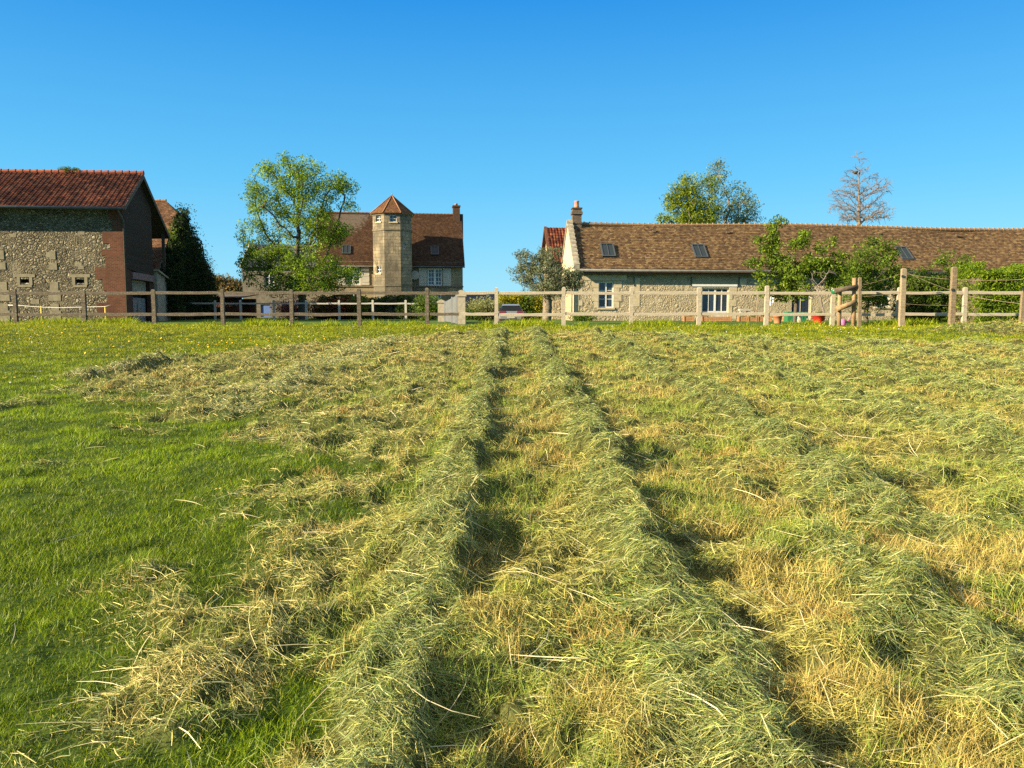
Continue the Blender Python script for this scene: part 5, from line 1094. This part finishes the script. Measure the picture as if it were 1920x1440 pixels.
# ------------------------------------------------------------------ garden things before the cottage
def planter(px0, px1, D, label, h=.28):
    x0, x1 = xat(px0, D), xat(px1, D); r_ = empty('planter_box', ((x0+x1)/2, D, 0), label, 'planter', 'wooden planters before the cottage'); m = MB(); w = .02
    for i in range(3): z = .02+i*h/3; m.box(x0, x1, D, D+w, z, z+h/3-.01); m.box(x0, x1, D+.4, D+.4+w, z, z+h/3-.01); m.box(x0, x0+w, D+w, D+.4, z, z+h/3-.01); m.box(x1-w, x1, D+w, D+.4, z, z+h/3-.01)
    m.build('side_boards', M['planter'], r_)
    for x in (x0-.02, x1-.04): m = MB(); m.box(x, x+.06, D-.03, D-.002, 0, h+.03); m.build('corner_post', M['planter'], r_)
    m = MB(); m.box(x0+w+.003, x1-w-.003, D+w+.003, D+.397, .03, h-.05); m.build('soil', M['wood'], r_)
    C = np.stack([rng.uniform(x0+.05, x1-.05, 14), rng.uniform(D+.05, D+.35, 14), rng.uniform(h, h+.14, 14)], 1); V, F, c = leaves(C, 16, .08, .04, MIDG*1.2); raw_mesh('leaves', V, F, M['leaf'], r_, col=c)
planter(1283, 1301, 46, 'leftmost small wooden planter box near the french doors'); planter(1317, 1372, 46, 'longest wooden planter box right under the french doors'); planter(1386, 1402, 45, 'small square wooden planter, first right of the french doors'); planter(1404, 1420, 45, 'small square wooden planter, second right of the french doors'); planter(1422, 1447, 45, 'wider wooden planter box left of the terracotta pot'); planter(1470, 1497, 45, 'long wooden planter box between the terracotta and red pots')
def pot(px, tp, bp, wp, D, mat, label):
    x = xat(px, D); r = wp/2*D/F_PX; h = (bp-tp)*D/F_PX; r_ = empty('flower_pot', (x, D, 0), label, 'flower pot', None); m = MB(); z0 = .0
    m.lathe((x, D, z0), [(r*.68,0),(r*.70,.02),(r*.9,h*.8),(r*.92,h*.8),(r,h*.81),(r,h),(r*.9,h),(r*.85,h*.86),(0.01,h*.85)], 20); m.build('body', M[mat], r_)
    C = blob_points([((x, D, h+.02), (r*.7, r*.7, .06))], 10); V, F, c = leaves(C, 16, .05, .04, MIDG); raw_mesh('leaves', V, F, M['leaf'], r_, col=c)
pot(1459, 591, 607, 18, 38, 'terracotta', 'round terracotta pot on the grass behind the pale fence'); pot(1536, 587, 606, 26, 37, 'red', 'large bright red plastic pot behind the pale fence')
# small stone figure, green chest, clothes on a line, yellow tag
x = xat(1500, 40); r_ = empty('garden_stone', (x, 40, 0), 'small pale rough stone ornament left of the red pot', 'ornament'); m = MB(); m.lathe((x,40,-.02), [(.16,0),(.17,.08),(.11,.2),(.09,.26),(.10,.32),(.05,.40),(.01,.42)], 9); m.build('body', M['concrete'], r_)
m = MB(); m.lathe((x-.17,40.05,-.02), [(.12,0),(.13,.09),(.07,.2),(.01,.24)], 8); m.build('foot', M['concrete'], r_)
D = 43; x0, x1 = xat(1478, D), xat(1513, D); r_ = empty('storage_box', ((x0+x1)/2, D, 0), 'dark green garden storage box under the leafy young tree', 'box'); m = MB(); m.box(x0, x1, D, D+.6, .0, .48); m.build('chest', M['green'], r_, bevel=.02); m = MB(); m.box(x0-.03, x1+.03, D-.03, D+.63, .482, .56); m.build('lid', M['green'], r_, bevel=.02)
D = 41; r_ = empty('hanging_cloth', (xat(1443,D), D, 0), 'white cloth hanging from the rail right of a fence post', 'cloth')
m = MB(); 
for i in range(6):
    a, b = xat(1437+13*i/6, D), xat(1437+13*(i+1)/6, D); zt_ = zat(549, D); za, zb_ = zat(581-2.4*i, D), zat(581-2.4*(i+1), D); y_ = D+.03*(i % 2)
    m.hexa([(a,y_,za),(b,D+.03*((i+1) % 2),zb_),(b,D+.03*((i+1) % 2)+.012,zb_),(a,y_+.012,za),(a,y_,zt_),(b,D+.03*((i+1) % 2),zt_),(b,D+.03*((i+1) % 2)+.012,zt_),(a,y_+.012,zt_)])
m.build('drape', M['cloth'], r_)
m = MB(); xx0, xx1 = xat(1420, D), xat(1492, D); m.tube([(xx0,D+.02,zat(549,D)+.01),(xx1,D+.02,zat(549,D)+.01)], .012, 5); m.tube([(xx0,D+.02,-.05),(xx0,D+.02,zat(549,D)+.05)], .02, 6); m.tube([(xx1,D+.02,-.05),(xx1,D+.02,zat(549,D)+.05)], .02, 6); o = m.build('clothes_line', M['wire'], None, ((xx0+xx1)/2, D, 0)); tag(o, 'thin clothes line on two poles in front of the cottage wall', 'clothes line')
D = 40; c = at(1509, 553, D); r_ = empty('warning_tag', (c.x, D, 0), 'small bright yellow house shaped tag on a thin pole', 'sign'); m = MB(); m.prism([(c.x-.14,D,c.z-.10),(c.x+.14,D,c.z-.10),(c.x+.14,D,c.z+.05),(c.x,D,c.z+.19),(c.x-.14,D,c.z+.05)], (0,.02,0)); m.build('plate', M['yellow'], r_); m = MB(); m.tube([(c.x,D+.035,-.05),(c.x,D+.035,c.z+.08)], .014, 6); m.build('pole', M['darkmetal'], r_)
m = MB(); m.box(c.x-.05, c.x+.05, D-.006, D-.001, c.z-.04, c.z+.05); m.build('mark', M['black'], r_)
# tool trough on the cottage wall, pink toy, green bowl on a post
D = 47.5; x0, x1 = xat(1388,D), xat(1408,D); r_ = empty('bench', ((x0+x1)/2, D, 0), 'grey stone bench against the cottage wall right of the doors', 'bench'); m = MB(); m.box(x0, x1, D, D+.4, .62, .74); m.build('seat', M['concrete'], r_, bevel=.015)
for q in (x0+.05, x1-.17): m = MB(); m.box(q, q+.12, D+.05, D+.35, -.05, .618); m.build('leg', M['concrete'], r_)
x = xat(1581, 33); r_ = empty('watering_can', (x, 33, 0), 'pink plastic watering can behind the log frame', 'watering can'); m = MB(); m.lathe((x,33,-.02), [(.13,0),(.14,.02),(.12,.26),(.10,.28)], 14); m.build('body', M['pink'], r_); m = MB(); m.tube([(x+.1,33,.08),(x+.26,33,.22),(x+.32,33,.34)], [.03,.022,.03], 8); m.build('spout', M['pink'], r_); m = MB(); m.tube([(x-.12,33,.1),(x-.22,33,.2),(x-.14,33,.32),(x,33,.34)], .014, 6); m.build('handle', M['pink'], r_)
c = at(1562, 547, 28.05); r_ = empty('bowl', (c.x, c.y-.14, c.z-.08), 'green plastic bowl hooked on the fence post beside the log frame', 'bowl'); m = MB(); m.lathe((c.x, c.y-.16, c.z-.09), [(.06,0),(.11,.02),(.135,.10),(.14,.15),(.12,.15),(.10,.04)], 16); m.build('body', M['green'], r_); m = MB(); m.tube([(c.x-.14,c.y-.16,c.z+.05),(c.x,c.y-.16,c.z+.13),(c.x+.14,c.y-.16,c.z+.05)], .008, 5); m.build('handle', M['darkmetal'], r_)
